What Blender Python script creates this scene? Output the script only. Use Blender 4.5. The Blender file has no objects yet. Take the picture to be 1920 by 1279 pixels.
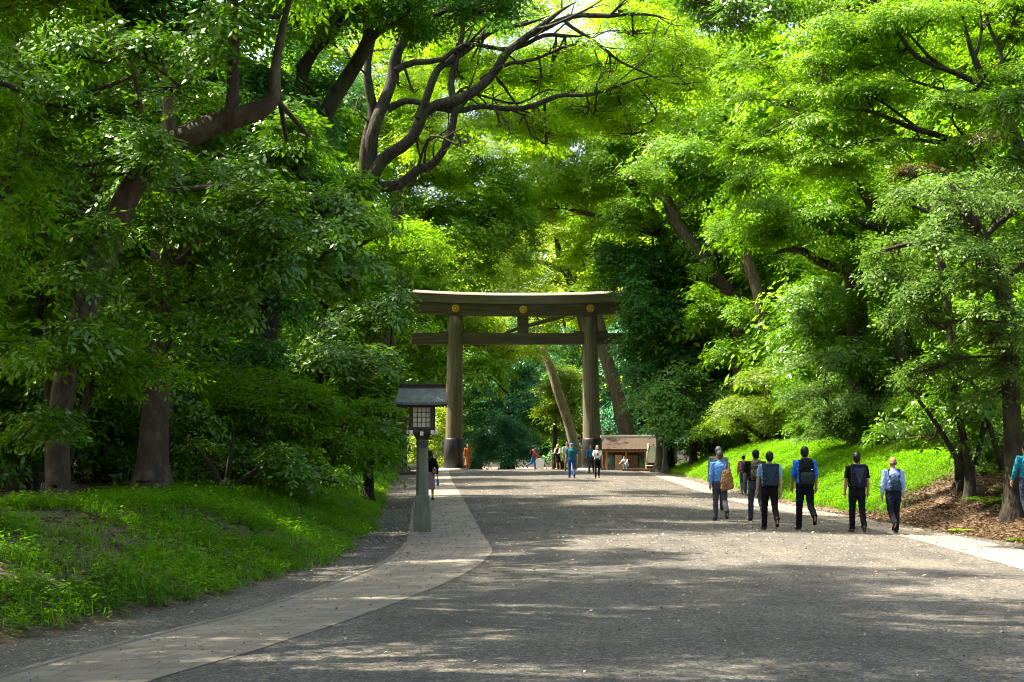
import bpy, bmesh, math, random
import numpy as np
from mathutils import Vector, Matrix

# ------------------------------------------------------------------ basics
F, CX, HY, EH = 3000.0, 960.0, 850.0, 1.6      # photo focal length in px, centre column, eye-level row, eye height (m)
scene = bpy.context.scene
col = scene.collection
R = math.radians

def P(px, py, d):
    """world point seen at photo pixel (px,py) at d metres along the avenue"""
    return np.array([(px - CX) / F * d, d, EH + (HY - py) / F * d])

def link(o, parent=None):
    col.objects.link(o)
    if parent is not None:
        o.parent = parent
    return o

def tag(o, label=None, cat=None, group=None, kind=None):
    if label: o['label'] = label
    if cat: o['category'] = cat
    if group: o['group'] = group
    if kind: o['kind'] = kind
    return o

def empty(name, loc):
    o = bpy.data.objects.new(name, None)
    o.location = [float(v) for v in loc]
    o.empty_display_size = .2
    return link(o)

def mesh_np(name, V, faces4=None, faces3=None, mats=(), mat_idx=None, tint=None, uv=None, smooth=False):
    """fast mesh from numpy arrays (quads first, then triangles)"""
    me = bpy.data.meshes.new(name)
    V = np.asarray(V, dtype=np.float32)
    me.vertices.add(len(V))
    me.vertices.foreach_set('co', V.ravel())
    n4 = 0 if faces4 is None else len(faces4)
    n3 = 0 if faces3 is None else len(faces3)
    idx = []
    if n4: idx.append(np.asarray(faces4, dtype=np.int32).ravel())
    if n3: idx.append(np.asarray(faces3, dtype=np.int32).ravel())
    idx = np.concatenate(idx)
    me.loops.add(len(idx))
    me.loops.foreach_set('vertex_index', idx)
    me.polygons.add(n4 + n3)
    starts = np.concatenate([np.arange(n4) * 4, n4 * 4 + np.arange(n3) * 3]).astype(np.int32)
    me.polygons.foreach_set('loop_start', starts)
    for m in mats: me.materials.append(m)
    if mat_idx is not None:
        me.polygons.foreach_set('material_index', np.asarray(mat_idx, dtype=np.int32))
    if smooth is not False:
        sm = np.ones(n4 + n3, dtype=bool) if smooth is True else np.asarray(smooth, dtype=bool)
        me.polygons.foreach_set('use_smooth', sm)
    if tint is not None:
        a = me.attributes.new('tint', 'FLOAT', 'FACE')
        a.data.foreach_set('value', np.asarray(tint, dtype=np.float32))
    if uv is not None:
        l = me.uv_layers.new(name='UVMap')
        l.data.foreach_set('uv', np.asarray(uv, dtype=np.float32)[idx].ravel())
    me.update(calc_edges=True)
    return me

def obj(name, me, parent=None, loc=(0, 0, 0)):
    o = bpy.data.objects.new(name, me)
    o.location = [float(v) for v in loc]
    return link(o, parent)

# ------------------------------------------------------------------ materials
def newmat(name):
    m = bpy.data.materials.new(name); m.use_nodes = True
    nt = m.node_tree
    for n in list(nt.nodes): nt.nodes.remove(n)
    return m, nt, nt.nodes.new('ShaderNodeOutputMaterial')

def N(nt, t, **kw):
    n = nt.nodes.new(t)
    for k, v in kw.items():
        if k.startswith('i_'):
            n.inputs[k[2:].replace('_', ' ')].default_value = v
        else:
            setattr(n, k, v)
    return n

def ramp(nt, fac, stops):
    r = nt.nodes.new('ShaderNodeValToRGB')
    el = r.color_ramp.elements
    while len(el) < len(stops): el.new(0.5)
    for e, (p, c) in zip(el, stops):
        e.position = p; e.color = (*c, 1) if len(c) == 3 else c
    nt.links.new(fac, r.inputs['Fac'])
    return r.outputs['Color']

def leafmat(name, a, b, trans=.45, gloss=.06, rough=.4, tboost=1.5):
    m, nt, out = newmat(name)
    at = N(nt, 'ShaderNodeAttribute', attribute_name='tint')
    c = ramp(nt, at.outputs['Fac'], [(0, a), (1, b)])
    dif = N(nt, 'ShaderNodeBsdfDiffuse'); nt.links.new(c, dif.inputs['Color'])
    tr = N(nt, 'ShaderNodeBsdfTranslucent')
    mx = N(nt, 'ShaderNodeMixRGB', blend_type='MULTIPLY'); mx.inputs[0].default_value = 1
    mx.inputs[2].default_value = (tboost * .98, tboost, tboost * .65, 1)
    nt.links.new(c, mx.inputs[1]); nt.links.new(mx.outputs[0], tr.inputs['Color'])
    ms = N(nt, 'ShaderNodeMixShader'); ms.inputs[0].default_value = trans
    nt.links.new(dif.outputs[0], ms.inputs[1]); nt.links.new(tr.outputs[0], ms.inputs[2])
    gl = N(nt, 'ShaderNodeBsdfGlossy'); gl.inputs['Roughness'].default_value = rough
    gl.inputs['Color'].default_value = (.9, 1, .9, 1)
    mg = N(nt, 'ShaderNodeMixShader'); mg.inputs[0].default_value = gloss
    nt.links.new(ms.outputs[0], mg.inputs[1]); nt.links.new(gl.outputs[0], mg.inputs[2])
    nt.links.new(mg.outputs[0], out.inputs['Surface'])
    return m

def noisy(name, stops, scale=6, detail=6, stretch=(1, 1, 1), bump=.3, bscale=None, rough=.85, dist=.02, spec=.3, metallic=0, second=None):
    """rough surface: colour ramp over noise, noise bump; second=(scale, dark colour, amount) adds broad stains"""
    m, nt, out = newmat(name)
    tc = N(nt, 'ShaderNodeTexCoord')
    mp = N(nt, 'ShaderNodeMapping'); mp.inputs['Scale'].default_value = stretch
    nt.links.new(tc.outputs['Object'], mp.inputs['Vector'])
    n1 = N(nt, 'ShaderNodeTexNoise', i_Scale=scale, i_Detail=detail, i_Roughness=.62)
    nt.links.new(mp.outputs[0], n1.inputs['Vector'])
    c = ramp(nt, n1.outputs['Fac'], stops)
    if second:
        n2 = N(nt, 'ShaderNodeTexNoise', i_Scale=second[0], i_Detail=3)
        nt.links.new(tc.outputs['Object'], n2.inputs['Vector'])
        f = ramp(nt, n2.outputs['Fac'], [(.45, (0, 0, 0)), (.62, (second[2],) * 3)])
        mx = N(nt, 'ShaderNodeMixRGB'); nt.links.new(f, mx.inputs[0])
        nt.links.new(c, mx.inputs[1]); mx.inputs[2].default_value = (*second[1], 1)
        c = mx.outputs[0]
    p = N(nt, 'ShaderNodeBsdfPrincipled')
    nt.links.new(c, p.inputs['Base Color'])
    p.inputs['Roughness'].default_value = rough
    p.inputs['Specular IOR Level'].default_value = spec
    p.inputs['Metallic'].default_value = metallic
    if bump:
        nb = n1
        if bscale:
            nb = N(nt, 'ShaderNodeTexNoise', i_Scale=bscale, i_Detail=5)
            nt.links.new(mp.outputs[0], nb.inputs['Vector'])
        bp = N(nt, 'ShaderNodeBump'); bp.inputs['Strength'].default_value = bump; bp.inputs['Distance'].default_value = dist
        nt.links.new(nb.outputs['Fac'], bp.inputs['Height'])
        nt.links.new(bp.outputs[0], p.inputs['Normal'])
    nt.links.new(p.outputs[0], out.inputs['Surface'])
    return m

_cloth = {}
def cloth(c, rough=.9):
    k = tuple(c)
    if k not in _cloth:
        d = tuple(v * .72 for v in c); l = tuple(min(1, v * 1.15) for v in c)
        _cloth[k] = noisy('fabric', [(.3, d), (.7, l)], scale=14, detail=4, bump=.25, dist=.01, rough=rough, spec=.15)
    return _cloth[k]

# leaf kinds                      darkest leaf tone       lightest leaf tone
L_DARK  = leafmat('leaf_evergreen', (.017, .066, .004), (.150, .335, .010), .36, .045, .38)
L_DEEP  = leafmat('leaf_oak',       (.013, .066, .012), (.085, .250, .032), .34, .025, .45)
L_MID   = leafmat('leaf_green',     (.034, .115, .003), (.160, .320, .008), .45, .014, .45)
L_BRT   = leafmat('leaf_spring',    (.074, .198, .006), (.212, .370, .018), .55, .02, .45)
L_GLOW  = leafmat('leaf_backlit',     (.125, .260, .008), (.300, .450, .026), .64, .015, .45, 1.6)  # brighter and yellower: backlight of the central canopy put into the leaf colour
L_YEL   = leafmat('leaf_yellow',    (.180, .310, .020), (.400, .480, .050), .50, .02, .45)
L_TEAL  = leafmat('leaf_bluegreen', (.022, .115, .060), (.085, .285, .145), .40, .02, .45)  # blue shade and haze beyond the gate partly put into this teal
L_PALE  = leafmat('leaf_pale',      (.045, .150, .030), (.175, .340, .075), .42, .012, .42)
L_OLIVE = leafmat('leaf_olive',     (.045, .110, .005), (.215, .310, .014), .42, .025, .42)
L_GREY  = leafmat('leaf_greygreen', (.026, .075, .010), (.150, .270, .050), .36, .014, .42)
L_RUST  = leafmat('leaf_rust',      (.022, .020, .005), (.100, .062, .014), .36, .03, .45)
L_GRASS = leafmat('grass_blade',    (.032, .145, .003), (.215, .440, .010), .50, .02, .5)
L_DEAD  = leafmat('dead_leaf',      (.040, .022, .013), (.190, .122, .075), .20, .02, .5, 1.1)
L_BITS  = leafmat('leaf_bits',      (.035, .026, .018), (.500, .440, .340), .10, .02, .5, 1.0)

BARK_D = noisy('bark_dark', [(.3, (.009, .007, .005)), (.5, (.026, .019, .014)), (.72, (.075, .058, .042))], scale=11, detail=9, stretch=(1, 1, .22), bump=1.0, dist=.08, second=(1.5, (.045, .058, .018), .7))
BARK_M = noisy('bark_brown', [(.3, (.028, .018, .012)), (.5, (.080, .053, .036)), (.72, (.175, .122, .085))], scale=9, detail=9, stretch=(1, 1, .2), bump=1.0, dist=.08, second=(1.1, (.07, .085, .03), .5))
BARK_P = noisy('bark_pale', [(.3, (.026, .019, .012)), (.5, (.062, .047, .031)), (.72, (.135, .106, .072))], scale=5, detail=10, stretch=(1, 1, .5), bump=.9, dist=.05, second=(2.2, (.048, .032, .022), .85))
BARK_L = noisy('bark_sunlit', [(.3, (.14, .11, .075)), (.5, (.26, .21, .15)), (.72, (.40, .33, .25))], scale=6, detail=9, stretch=(1, 1, .3), bump=.8, dist=.05)  # sunlight on the leaning trunk put into a paler bark tone
BARK_T = noisy('bark_twig', [(.3, (.020, .014, .010)), (.7, (.060, .042, .030))], scale=5, bump=0)

# ------------------------------------------------------------------ terrain
_T = np.arange(-70, 420, .5)
def prof(pts, sig=4):
    x, y = zip(*pts)
    v = np.interp(_T, x, y)
    k = np.exp(-.5 * (np.arange(-40, 41) * .5 / sig) ** 2); k /= k.sum()
    v = np.convolve(np.pad(v, 40, mode='edge'), k, mode='valid')
    return lambda d: np.interp(d, _T, v)

zprof = prof([(-60, 0), (33, 0), (56, .18), (79, .39), (95, .53), (104, .58), (112, .47), (120, .15), (130, -.3), (145, -.95), (170, -1.2), (400, -1.2)], 4)
footL = prof([(-60, -6.2), (2, -6.2), (11, -5.2), (14, -4.6), (17, -3.9), (24, -2.85), (30, -2.9), (35.5, -3.15), (45, -3.75), (60, -4.8), (85, -6.3), (105, -7.6), (400, -12)], 2)
footR = prof([(-60, 11), (20, 10.4), (26, 9.9), (30, 9.7), (38, 9.3), (48, 8.75), (57, 8.7), (70, 8.9), (100, 9.3), (115, 9.9), (400, 14)], 3)
bankL = prof([(-60, .95), (84, .95), (96, .1), (104, 0), (400, 0)], 3)
bankR = prof([(-60, 1.15), (36, 1.15), (46, 1.3), (56, 1.65), (64, 1.85), (86, 1.85), (96, 1.25), (106, .4), (116, 0), (400, 0)], 3)

def wob(x, y, s, seed):
    return (np.sin(x * s * 1.3 + seed) * np.cos(y * s * .9 + seed * 2.1) + .6 * np.sin(x * s * 2.7 - y * s * 2.2 + seed * 3.7) + .35 * np.sin(y * s * 5.1 + x * s * 4.3 + seed)) / 1.95

def Hroad(x, y):
    x = np.asarray(x, float); y = np.asarray(y, float)
    c = (footL(y) + footR(y)) / 2; hw = (footR(y) - footL(y)) / 2
    t = np.clip((x - c) / hw, -1.3, 1.3)
    return zprof(y) + .10 * (1 - t * t) - .10 + .012 * wob(x, y, .5, 1.0)

def Hbank(x, y):
    x = np.asarray(x, float); y = np.asarray(y, float)
    fl = footL(y) + .22 * wob(x * 0, y, .9, 2.); fr = footR(y) + .2 * wob(x * 0, y, .8, 5.)
    tl = np.clip(fl - x, 0, None); tr = np.clip(x - fr, 0, None)
    def b(t, w): return np.sin(np.pi / 2 * np.clip(t / w, 0, 1)) ** 1.15
    z = bankL(y) * (b(tl, 3.0) + .02 * np.clip(tl - 4, 0, 40)) + bankR(y) * (b(tr, 5.0) + .035 * np.clip(tr - 4.5, 0, 40))
    far = np.clip((np.abs(x) - 9) / 12, 0, 1)
    m = np.clip(np.maximum(tl, tr) / 1.0, 0, 1)
    return z + m * (.10 * wob(x, y, .7, 3.) + .05 * wob(x, y, 2.1, 7.)) * np.clip((118 - y) / 15, .15, 1)

def H(x, y):
    return Hroad(x, y) + Hbank(x, y)

def Hs(x, y): return float(H(np.array([x]), np.array([y]))[0])

def grid_mesh(xs, ys, hf, name, mats):
    X, Y = np.meshgrid(xs, ys)
    V = np.stack([X, Y, hf(X, Y)], -1).reshape(-1, 3)
    nx, ny = len(xs), len(ys)
    i = np.arange(nx - 1)[None, :] + nx * np.arange(ny - 1)[:, None]
    Fq = np.stack([i, i + 1, i + 1 + nx, i + nx], -1).reshape(-1, 4)
    return mesh_np(name, V, Fq, mats=mats, smooth=True)

def build_ground():
    # soil and leaf mould
    m, nt, out = newmat('forest_soil')
    tc = N(nt, 'ShaderNodeTexCoord')
    n1 = N(nt, 'ShaderNodeTexNoise', i_Scale=3.0, i_Detail=8, i_Roughness=.7); nt.links.new(tc.outputs['Object'], n1.inputs['Vector'])
    v1 = N(nt, 'ShaderNodeTexVoronoi', i_Scale=16.0); nt.links.new(tc.outputs['Object'], v1.inputs['Vector'])
    c1 = ramp(nt, n1.outputs['Fac'], [(.3, (.040, .026, .017)), (.7, (.13, .085, .055))])
    bw = N(nt, 'ShaderNodeRGBToBW'); nt.links.new(v1.outputs['Color'], bw.inputs[0])
    c2 = ramp(nt, bw.outputs[0], [(.2, (.04, .025, .016)), (.8, (.2, .13, .08))])
    mx = N(nt, 'ShaderNodeMixRGB'); mx.inputs[0].default_value = .5
    nt.links.new(c1, mx.inputs[1]); nt.links.new(c2, mx.inputs[2])
    p = N(nt, 'ShaderNodeBsdfPrincipled', i_Roughness=.95); nt.links.new(mx.outputs[0], p.inputs['Base Color'])
    bp = N(nt, 'ShaderNodeBump', i_Strength=.8, i_Distance=.04); nt.links.new(n1.outputs['Fac'], bp.inputs['Height']); nt.links.new(bp.outputs[0], p.inputs['Normal'])
    nt.links.new(p.outputs[0], out.inputs['Surface'])
    xs = np.concatenate([np.linspace(-260, -30, 24), np.arange(-29, -16, .8), np.arange(-16, 20, .28), np.arange(20, 34, .8), np.linspace(35, 260, 24)])
    ys = np.concatenate([np.linspace(-60, 2, 32), np.arange(3, 60, .4), np.arange(60, 125, .8), np.linspace(126, 340, 60)])
    def hf(X, Y):
        ins = np.clip(np.minimum(X - footL(Y) - .15, footR(Y) - .15 - X) / .4, 0, 1)
        return H(X, Y) - .07 * ins
    tag(obj('ground', grid_mesh(xs, ys, hf, 'ground', [m])), kind='structure')
    # gravel
    m, nt, out = newmat('gravel')
    tc = N(nt, 'ShaderNodeTexCoord')
    v1 = N(nt, 'ShaderNodeTexVoronoi', i_Scale=34.0); nt.links.new(tc.outputs['Object'], v1.inputs['Vector'])
    v2 = N(nt, 'ShaderNodeTexVoronoi', i_Scale=85.0); nt.links.new(tc.outputs['Object'], v2.inputs['Vector'])
    b1 = N(nt, 'ShaderNodeRGBToBW'); nt.links.new(v1.outputs['Color'], b1.inputs[0])
    b2 = N(nt, 'ShaderNodeRGBToBW'); nt.links.new(v2.outputs['Color'], b2.inputs[0])
    mm = N(nt, 'ShaderNodeMath', operation='ADD'); nt.links.new(b1.outputs[0], mm.inputs[0]); nt.links.new(b2.outputs[0], mm.inputs[1])
    hm = N(nt, 'ShaderNodeMath', operation='MULTIPLY'); nt.links.new(mm.outputs[0], hm.inputs[0]); hm.inputs[1].default_value = .5
    c1 = ramp(nt, hm.outputs[0], [(.16, (.034, .032, .030)), (.5, (.095, .090, .083)), (.84, (.27, .255, .235))])
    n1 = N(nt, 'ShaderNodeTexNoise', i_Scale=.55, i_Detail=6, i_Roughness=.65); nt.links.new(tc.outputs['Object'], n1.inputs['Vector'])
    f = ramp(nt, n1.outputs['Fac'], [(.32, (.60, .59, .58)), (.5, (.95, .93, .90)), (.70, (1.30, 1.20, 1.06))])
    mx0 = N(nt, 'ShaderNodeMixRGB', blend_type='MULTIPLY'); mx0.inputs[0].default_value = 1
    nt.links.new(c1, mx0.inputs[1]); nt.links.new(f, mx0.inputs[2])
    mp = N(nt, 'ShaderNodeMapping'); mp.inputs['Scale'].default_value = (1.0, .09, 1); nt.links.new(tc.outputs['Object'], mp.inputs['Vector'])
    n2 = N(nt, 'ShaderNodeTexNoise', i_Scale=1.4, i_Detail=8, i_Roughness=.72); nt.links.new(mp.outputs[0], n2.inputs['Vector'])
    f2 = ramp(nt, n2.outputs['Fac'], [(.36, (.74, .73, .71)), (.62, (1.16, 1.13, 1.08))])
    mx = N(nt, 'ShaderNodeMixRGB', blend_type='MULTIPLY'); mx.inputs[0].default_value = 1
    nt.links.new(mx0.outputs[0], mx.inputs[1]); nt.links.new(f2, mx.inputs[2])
    p = N(nt, 'ShaderNodeBsdfPrincipled', i_Roughness=.9); nt.links.new(mx.outputs[0], p.inputs['Base Color'])
    bp = N(nt, 'ShaderNodeBump', i_Strength=1.0, i_Distance=.04); nt.links.new(hm.outputs[0], bp.inputs['Height']); nt.links.new(bp.outputs[0], p.inputs['Normal'])
    nt.links.new(p.outputs[0], out.inputs['Surface'])
    ys = np.concatenate([np.arange(-30, 3, 1.0), np.arange(3, 60, .4), np.arange(60, 150, .8)])
    ts = np.linspace(0, 1, 60)
    Vr = []
    for y in ys:
        a, b = float(footL(y)) - .5, float(footR(y)) + .5
        xs = a + (b - a) * ts
        z = Hroad(xs, np.full_like(xs, y))
        edge = np.clip(np.minimum(ts, 1 - ts) / .03, 0, 1)
        Vr.append(np.stack([xs, np.full_like(xs, y), z - .05 * (1 - edge)], -1))
    V = np.concatenate(Vr); nx, ny = len(ts), len(ys)
    i = np.arange(nx - 1)[None, :] + nx * np.arange(ny - 1)[:, None]
    Fq = np.stack([i, i + 1, i + 1 + nx, i + nx], -1).reshape(-1, 4)
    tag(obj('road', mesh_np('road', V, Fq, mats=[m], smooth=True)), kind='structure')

    # paved strips
    m, nt, out = newmat('pavers')
    uv = N(nt, 'ShaderNodeUVMap')
    tc = N(nt, 'ShaderNodeTexCoord')
    br = N(nt, 'ShaderNodeTexBrick', i_Scale=1.0, i_Mortar_Size=.008, i_Mortar_Smooth=.4, i_Brick_Width=.36, i_Row_Height=.30, i_Bias=-.2)
    br.inputs['Color1'].default_value = (.215, .185, .150, 1); br.inputs['Color2'].default_value = (.285, .250, .208, 1); br.inputs['Mortar'].default_value = (.13, .108, .086, 1)
    nt.links.new(uv.outputs[0], br.inputs['Vector'])
    n1 = N(nt, 'ShaderNodeTexNoise', i_Scale=1.6, i_Detail=8, i_Roughness=.7); nt.links.new(tc.outputs['Object'], n1.inputs['Vector'])
    f = ramp(nt, n1.outputs['Fac'], [(.3, (.74, .73, .71)), (.7, (1.15, 1.13, 1.1))])
    mx = N(nt, 'ShaderNodeMixRGB', blend_type='MULTIPLY'); mx.inputs[0].default_value = 1
    nt.links.new(br.outputs['Color'], mx.inputs[1]); nt.links.new(f, mx.inputs[2])
    p = N(nt, 'ShaderNodeBsdfPrincipled', i_Roughness=.88); nt.links.new(mx.outputs[0], p.inputs['Base Color'])
    bp = N(nt, 'ShaderNodeBump', i_Strength=.5, i_Distance=.01); nt.links.new(br.outputs['Fac'], bp.inputs['Height']); bp.invert = True
    nt.links.new(bp.outputs[0], p.inputs['Normal']); nt.links.new(p.outputs[0], out.inputs['Surface'])
    kerb = noisy('edging_stone', [(.3, (.15, .13, .105)), (.7, (.25, .22, .185))], scale=8, bump=.2)
    def strip(lpts, rpts, name, kerb_side):
        ys = np.arange(4, 112, .25)
        L = prof(lpts, .6)(ys); Rr = prof(rpts, .45)(ys)
        s = np.concatenate([[0], np.cumsum(np.hypot(np.diff((L + Rr) / 2), np.diff(ys)))])
        n = 7; V = []; UV = []
        for k in range(n):
            x = L + (Rr - L) * k / (n - 1)
            V.append(np.stack([x, ys, Hroad(x, ys) + .006], -1)); UV.append(np.stack([x - L, s], -1))
        V = np.stack(V, 1).reshape(-1, 3); UV = np.stack(UV, 1).reshape(-1, 2)
        ny = len(ys)
        i = np.arange(n - 1)[None, :] + n * np.arange(ny - 1)[:, None]
        Fq = np.stack([i, i + 1, i + 1 + n, i + n], -1).reshape(-1, 4)
        o = tag(obj(name, mesh_np(name, V, Fq, mats=[m], uv=UV, smooth=True)), kind='structure')
        # narrow edging on the bank side
        E = L if kerb_side < 0 else Rr
        a = E + (-.09 if kerb_side < 0 else .002); b = E + (-.002 if kerb_side < 0 else .09)
        V = []
        for x, dz in ((a, -.03), (a, .016), (b, .016), (b, -.03)):
            V.append(np.stack([x, ys, Hroad(x, ys) + dz], -1))
        V = np.stack(V, 1).reshape(-1, 3)
        i = np.arange(3)[None, :] + 4 * np.arange(ny - 1)[:, None]
        Fq = np.stack([i, i + 1, i + 5, i + 4], -1).reshape(-1, 4)
        tag(obj('kerb', mesh_np('kerb', V, Fq, mats=[kerb])), kind='structure')
    strip([(4, -5.2), (11.8, -3.85), (14.5, -3.25), (16.3, -2.75), (22.7, -1.98), (27, -1.86), (30.2, -1.92), (38, -2.35), (47, -2.85), (66, -3.75), (87, -4.6), (112, -5.6)],
          [(4, -4.1), (11.2, -2.72), (13.7, -2.05), (16.6, -1.42), (20.5, -.79), (23.3, -.47), (26.8, -.31), (32, -.57), (40, -.98), (50, -1.48), (70, -2.55), (90, -3.55), (112, -4.4)], 'path', -1)
    strip([(4, 6.4), (22.5, 7.15), (25.2, 7.35), (31, 7.65), (36, 7.75), (42, 7.4), (50, 7.0), (60, 7.05), (80, 7.5), (112, 8.1)],
          [(4, 7.8), (22.5, 8.35), (26.7, 8.65), (31, 8.85), (36, 8.8), (42, 8.45), (50, 8.1), (60, 8.15), (80, 8.5), (112, 9.0)], 'path', 1)

# ------------------------------------------------------------------ tubes, limbs
def catmull(pts, rad, step):
    pts = np.asarray(pts, float); rad = np.asarray(rad, float)
    if len(pts) == 2: 
        n = max(2, int(np.linalg.norm(pts[1] - pts[0]) / step)); t = np.linspace(0, 1, n + 1)[:, None]
        return pts[0] * (1 - t) + pts[1] * t, rad[0] * (1 - t[:, 0]) + rad[1] * t[:, 0]
    Pp = np.vstack([2 * pts[0] - pts[1], pts, 2 * pts[-1] - pts[-2]]); Rp = np.concatenate([[rad[0]], rad, [rad[-1]]])
    O, RO = [], []
    for i in range(1, len(Pp) - 2):
        n = max(2, int(np.linalg.norm(Pp[i + 1] - Pp[i]) / step)); t = np.linspace(0, 1, n, endpoint=False)[:, None]
        p0, p1, p2, p3 = Pp[i - 1:i + 3]
        O.append(.5 * (2 * p1 + (p2 - p0) * t + (2 * p0 - 5 * p1 + 4 * p2 - p3) * t ** 2 + (3 * p1 - p0 - 3 * p2 + p3) * t ** 3))
        RO.append(Rp[i] * (1 - t[:, 0]) + Rp[i + 1] * t[:, 0])
    O.append(pts[-1:]); RO.append(rad[-1:])
    return np.vstack(O), np.concatenate(RO)

class Geo:
    """accumulates quads"""
    def __init__(s): s.V = []; s.Q = []; s.n = 0; s.T = []
    def add(s, V, Q):
        s.V.append(V); s.Q.append(np.asarray(Q) + s.n); s.n += len(V)
    def tube(s, pts, rad, seg=8, rng=None, lump=0.0, flat=None):
        pts = np.asarray(pts, float); rad = np.asarray(rad, float)
        d = np.gradient(pts, axis=0); d /= np.linalg.norm(d, axis=1)[:, None] + 1e-9
        ref = np.array([0.13, .97, .2]); 
        if abs(d[:, 1]).mean() > .8: ref = np.array([.1, .15, .98])
        u = np.cross(d, ref); u /= np.linalg.norm(u, axis=1)[:, None] + 1e-9
        v = np.cross(d, u)
        a = np.arange(seg) / seg * 2 * np.pi
        rr = np.repeat(rad[:, None], seg, 1)
        if lump and rng is not None:
            k = len(pts); ph = rng.uniform(0, 6.28, 6); L = np.arange(k)[:, None]
            rr = rr * (1 + lump * (np.sin(2 * a[None] + ph[0] + L * .35) + .8 * np.sin(3 * a[None] + ph[1] - L * .5) + .6 * np.sin(a[None] * 5 + ph[2] + L * .9)) / 2)
        V = pts[:, None] + rr[..., None] * (np.cos(a)[None, :, None] * u[:, None] + np.sin(a)[None, :, None] * v[:, None])
        k = len(pts)
        i = np.arange(k - 1)[:, None] * seg + np.arange(seg)[None]; j = np.arange(k - 1)[:, None] * seg + (np.arange(seg) + 1)[None] % seg
        Q = np.stack([i, j, j + seg, i + seg], -1).reshape(-1, 4)
        s.add(V.reshape(-1, 3), Q)
        e = (k - 1) * seg            # rounded tip
        tip = pts[-1] + d[-1] * rad[-1] * .6
        s.add(np.vstack([V[-1], tip]), [[q, (q + 1) % seg, seg, seg] for q in range(seg)])
    def arrays(s): return np.vstack(s.V), np.vstack(s.Q)

def quads_clean(Q):
    """split degenerate quads to triangles"""
    deg = Q[:, 2] == Q[:, 3]
    return Q[~deg], Q[deg][:, :3]

# ------------------------------------------------------------------ foliage
def spray(rng, twigs=7, per=9, leaf=.26, asp=.42, droop=.22, layers=.10, up=False):
    """a spray of leaves, radius about 1: twigs fanned out in a plane, leaves along them"""
    out = []
    for k in range(twigs):
        az = (k + rng.uniform(-.4, .4)) / twigs * 2 * np.pi
        dirv = np.array([math.cos(az), math.sin(az), 0]); side = np.array([-dirv[1], dirv[0], 0])
        ln = rng.uniform(.65, 1.05); z0 = rng.normal(0, layers)
        for j in range(per):
            t = (j + rng.uniform(.2, .9)) / per
            p = dirv * ln * t + np.array([0, 0, z0 + .12 * t - droop * t * t]) + rng.normal(0, .035, 3)
            s = 1 if j % 2 else -1
            if j == per - 1: s = 0
            ang = rng.uniform(.5, 1.1) * s
            t_ = dirv * math.cos(ang) + side * math.sin(ang) + np.array([0, 0, rng.uniform(-.55, .12)])
            t_ /= np.linalg.norm(t_)
            nn = np.array([0, 0, 1.]) + rng.normal(0, .38, 3); w = np.cross(t_, nn); w /= np.linalg.norm(w); nn = np.cross(w, t_)
            l = leaf * rng.uniform(.7, 1.2); W = l * asp
            out.append([p, p + t_ * l * .48 + w * W * .5 - nn * l * .05, p + t_ * l - nn * l * .10, p + t_ * l * .48 - w * W * .5 - nn * l * .05])
    return np.array(out)         # (n,4,3)

_rs = np.random.RandomState(5)
SPRAYS = {
    'broad':  [spray(_rs, 7, 8, .265, .42, .32, .16) for _ in range(6)],
    'fine':   [spray(_rs, 9, 10, .19, .42, .18, .06) for _ in range(6)],       # flat maple-like plates
    'camph':  [spray(_rs, 9, 8, .235, .42, .16, .28) for _ in range(6)],        # rounder tufts
    'droop':  [spray(_rs, 7, 9, .30, .30, .55, .15) for _ in range(6)],        # hanging narrow leaves
    'lite':   [spray(_rs, 8, 7, .28, .46, .22, .20) for _ in range(6)],        # far trees
}

def rot_frames(nrm, rng):
    """random frames whose z is nrm"""
    n = nrm / np.linalg.norm(nrm, axis=1)[:, None]
    h = rng.normal(size=n.shape); u = h - (h * n).sum(1)[:, None] * n; u /= np.linalg.norm(u, axis=1)[:, None]
    v = np.cross(n, u)
    return np.stack([u, v, n], -1)          # columns

def leaves_at(C, nrm, size, kind, rng, tvar=.45):
    T = SPRAYS[kind]; pick = rng.randint(0, len(T), len(C))
    Fm = rot_frames(nrm, rng)
    VV, TT = [], []
    for k, t in enumerate(T):
        s = np.where(pick == k)[0]
        if not len(s): continue
        v = np.einsum('cij,lqj->clqi', Fm[s], t) * size[s][:, None, None, None] + C[s][:, None, None, :]
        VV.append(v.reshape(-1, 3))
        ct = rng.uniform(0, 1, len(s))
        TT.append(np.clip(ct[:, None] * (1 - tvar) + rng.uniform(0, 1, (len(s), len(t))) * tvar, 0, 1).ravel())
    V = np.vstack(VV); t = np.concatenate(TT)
    Q = np.arange(len(V)).reshape(-1, 4)
    return V, Q, t

def fill_ell(c, r, n, rng, bough=11, shell=.45):
    """clump centres in an ellipsoid: gathered into boughs near the skin with gaps between them, loosely layered"""
    r = np.asarray(r, float)
    m = max(3, n // bough)
    u = rng.normal(size=(m, 3)); u /= np.linalg.norm(u, axis=1)[:, None]
    u[:, 2] = np.where(u[:, 2] < -.6, -u[:, 2] * .7, u[:, 2])
    cen = u * (shell + (1 - shell) * rng.uniform(0, 1, m) ** .6)[:, None]
    k = rng.randint(0, m, n)
    p = cen[k] + rng.normal(size=(n, 3)) * np.array([.20, .20, .085]) * (bough / 11) ** .5 * rng.uniform(.7, 1.3, m)[k][:, None]
    out = cen[k] + .3 * (p - cen[k])
    p[:, 2] -= .22 * ((p - cen[k])[:, :2] ** 2).sum(1) * 4          # boughs droop at their rim
    p = p * r
    nr = out * np.array([.55, .55, .35]) + (p / r - cen[k]) * np.array([1.2, 1.2, 0]) + np.array([0, 0, .9]) + rng.normal(0, .24, (n, 3))
    return p + c, nr

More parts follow.
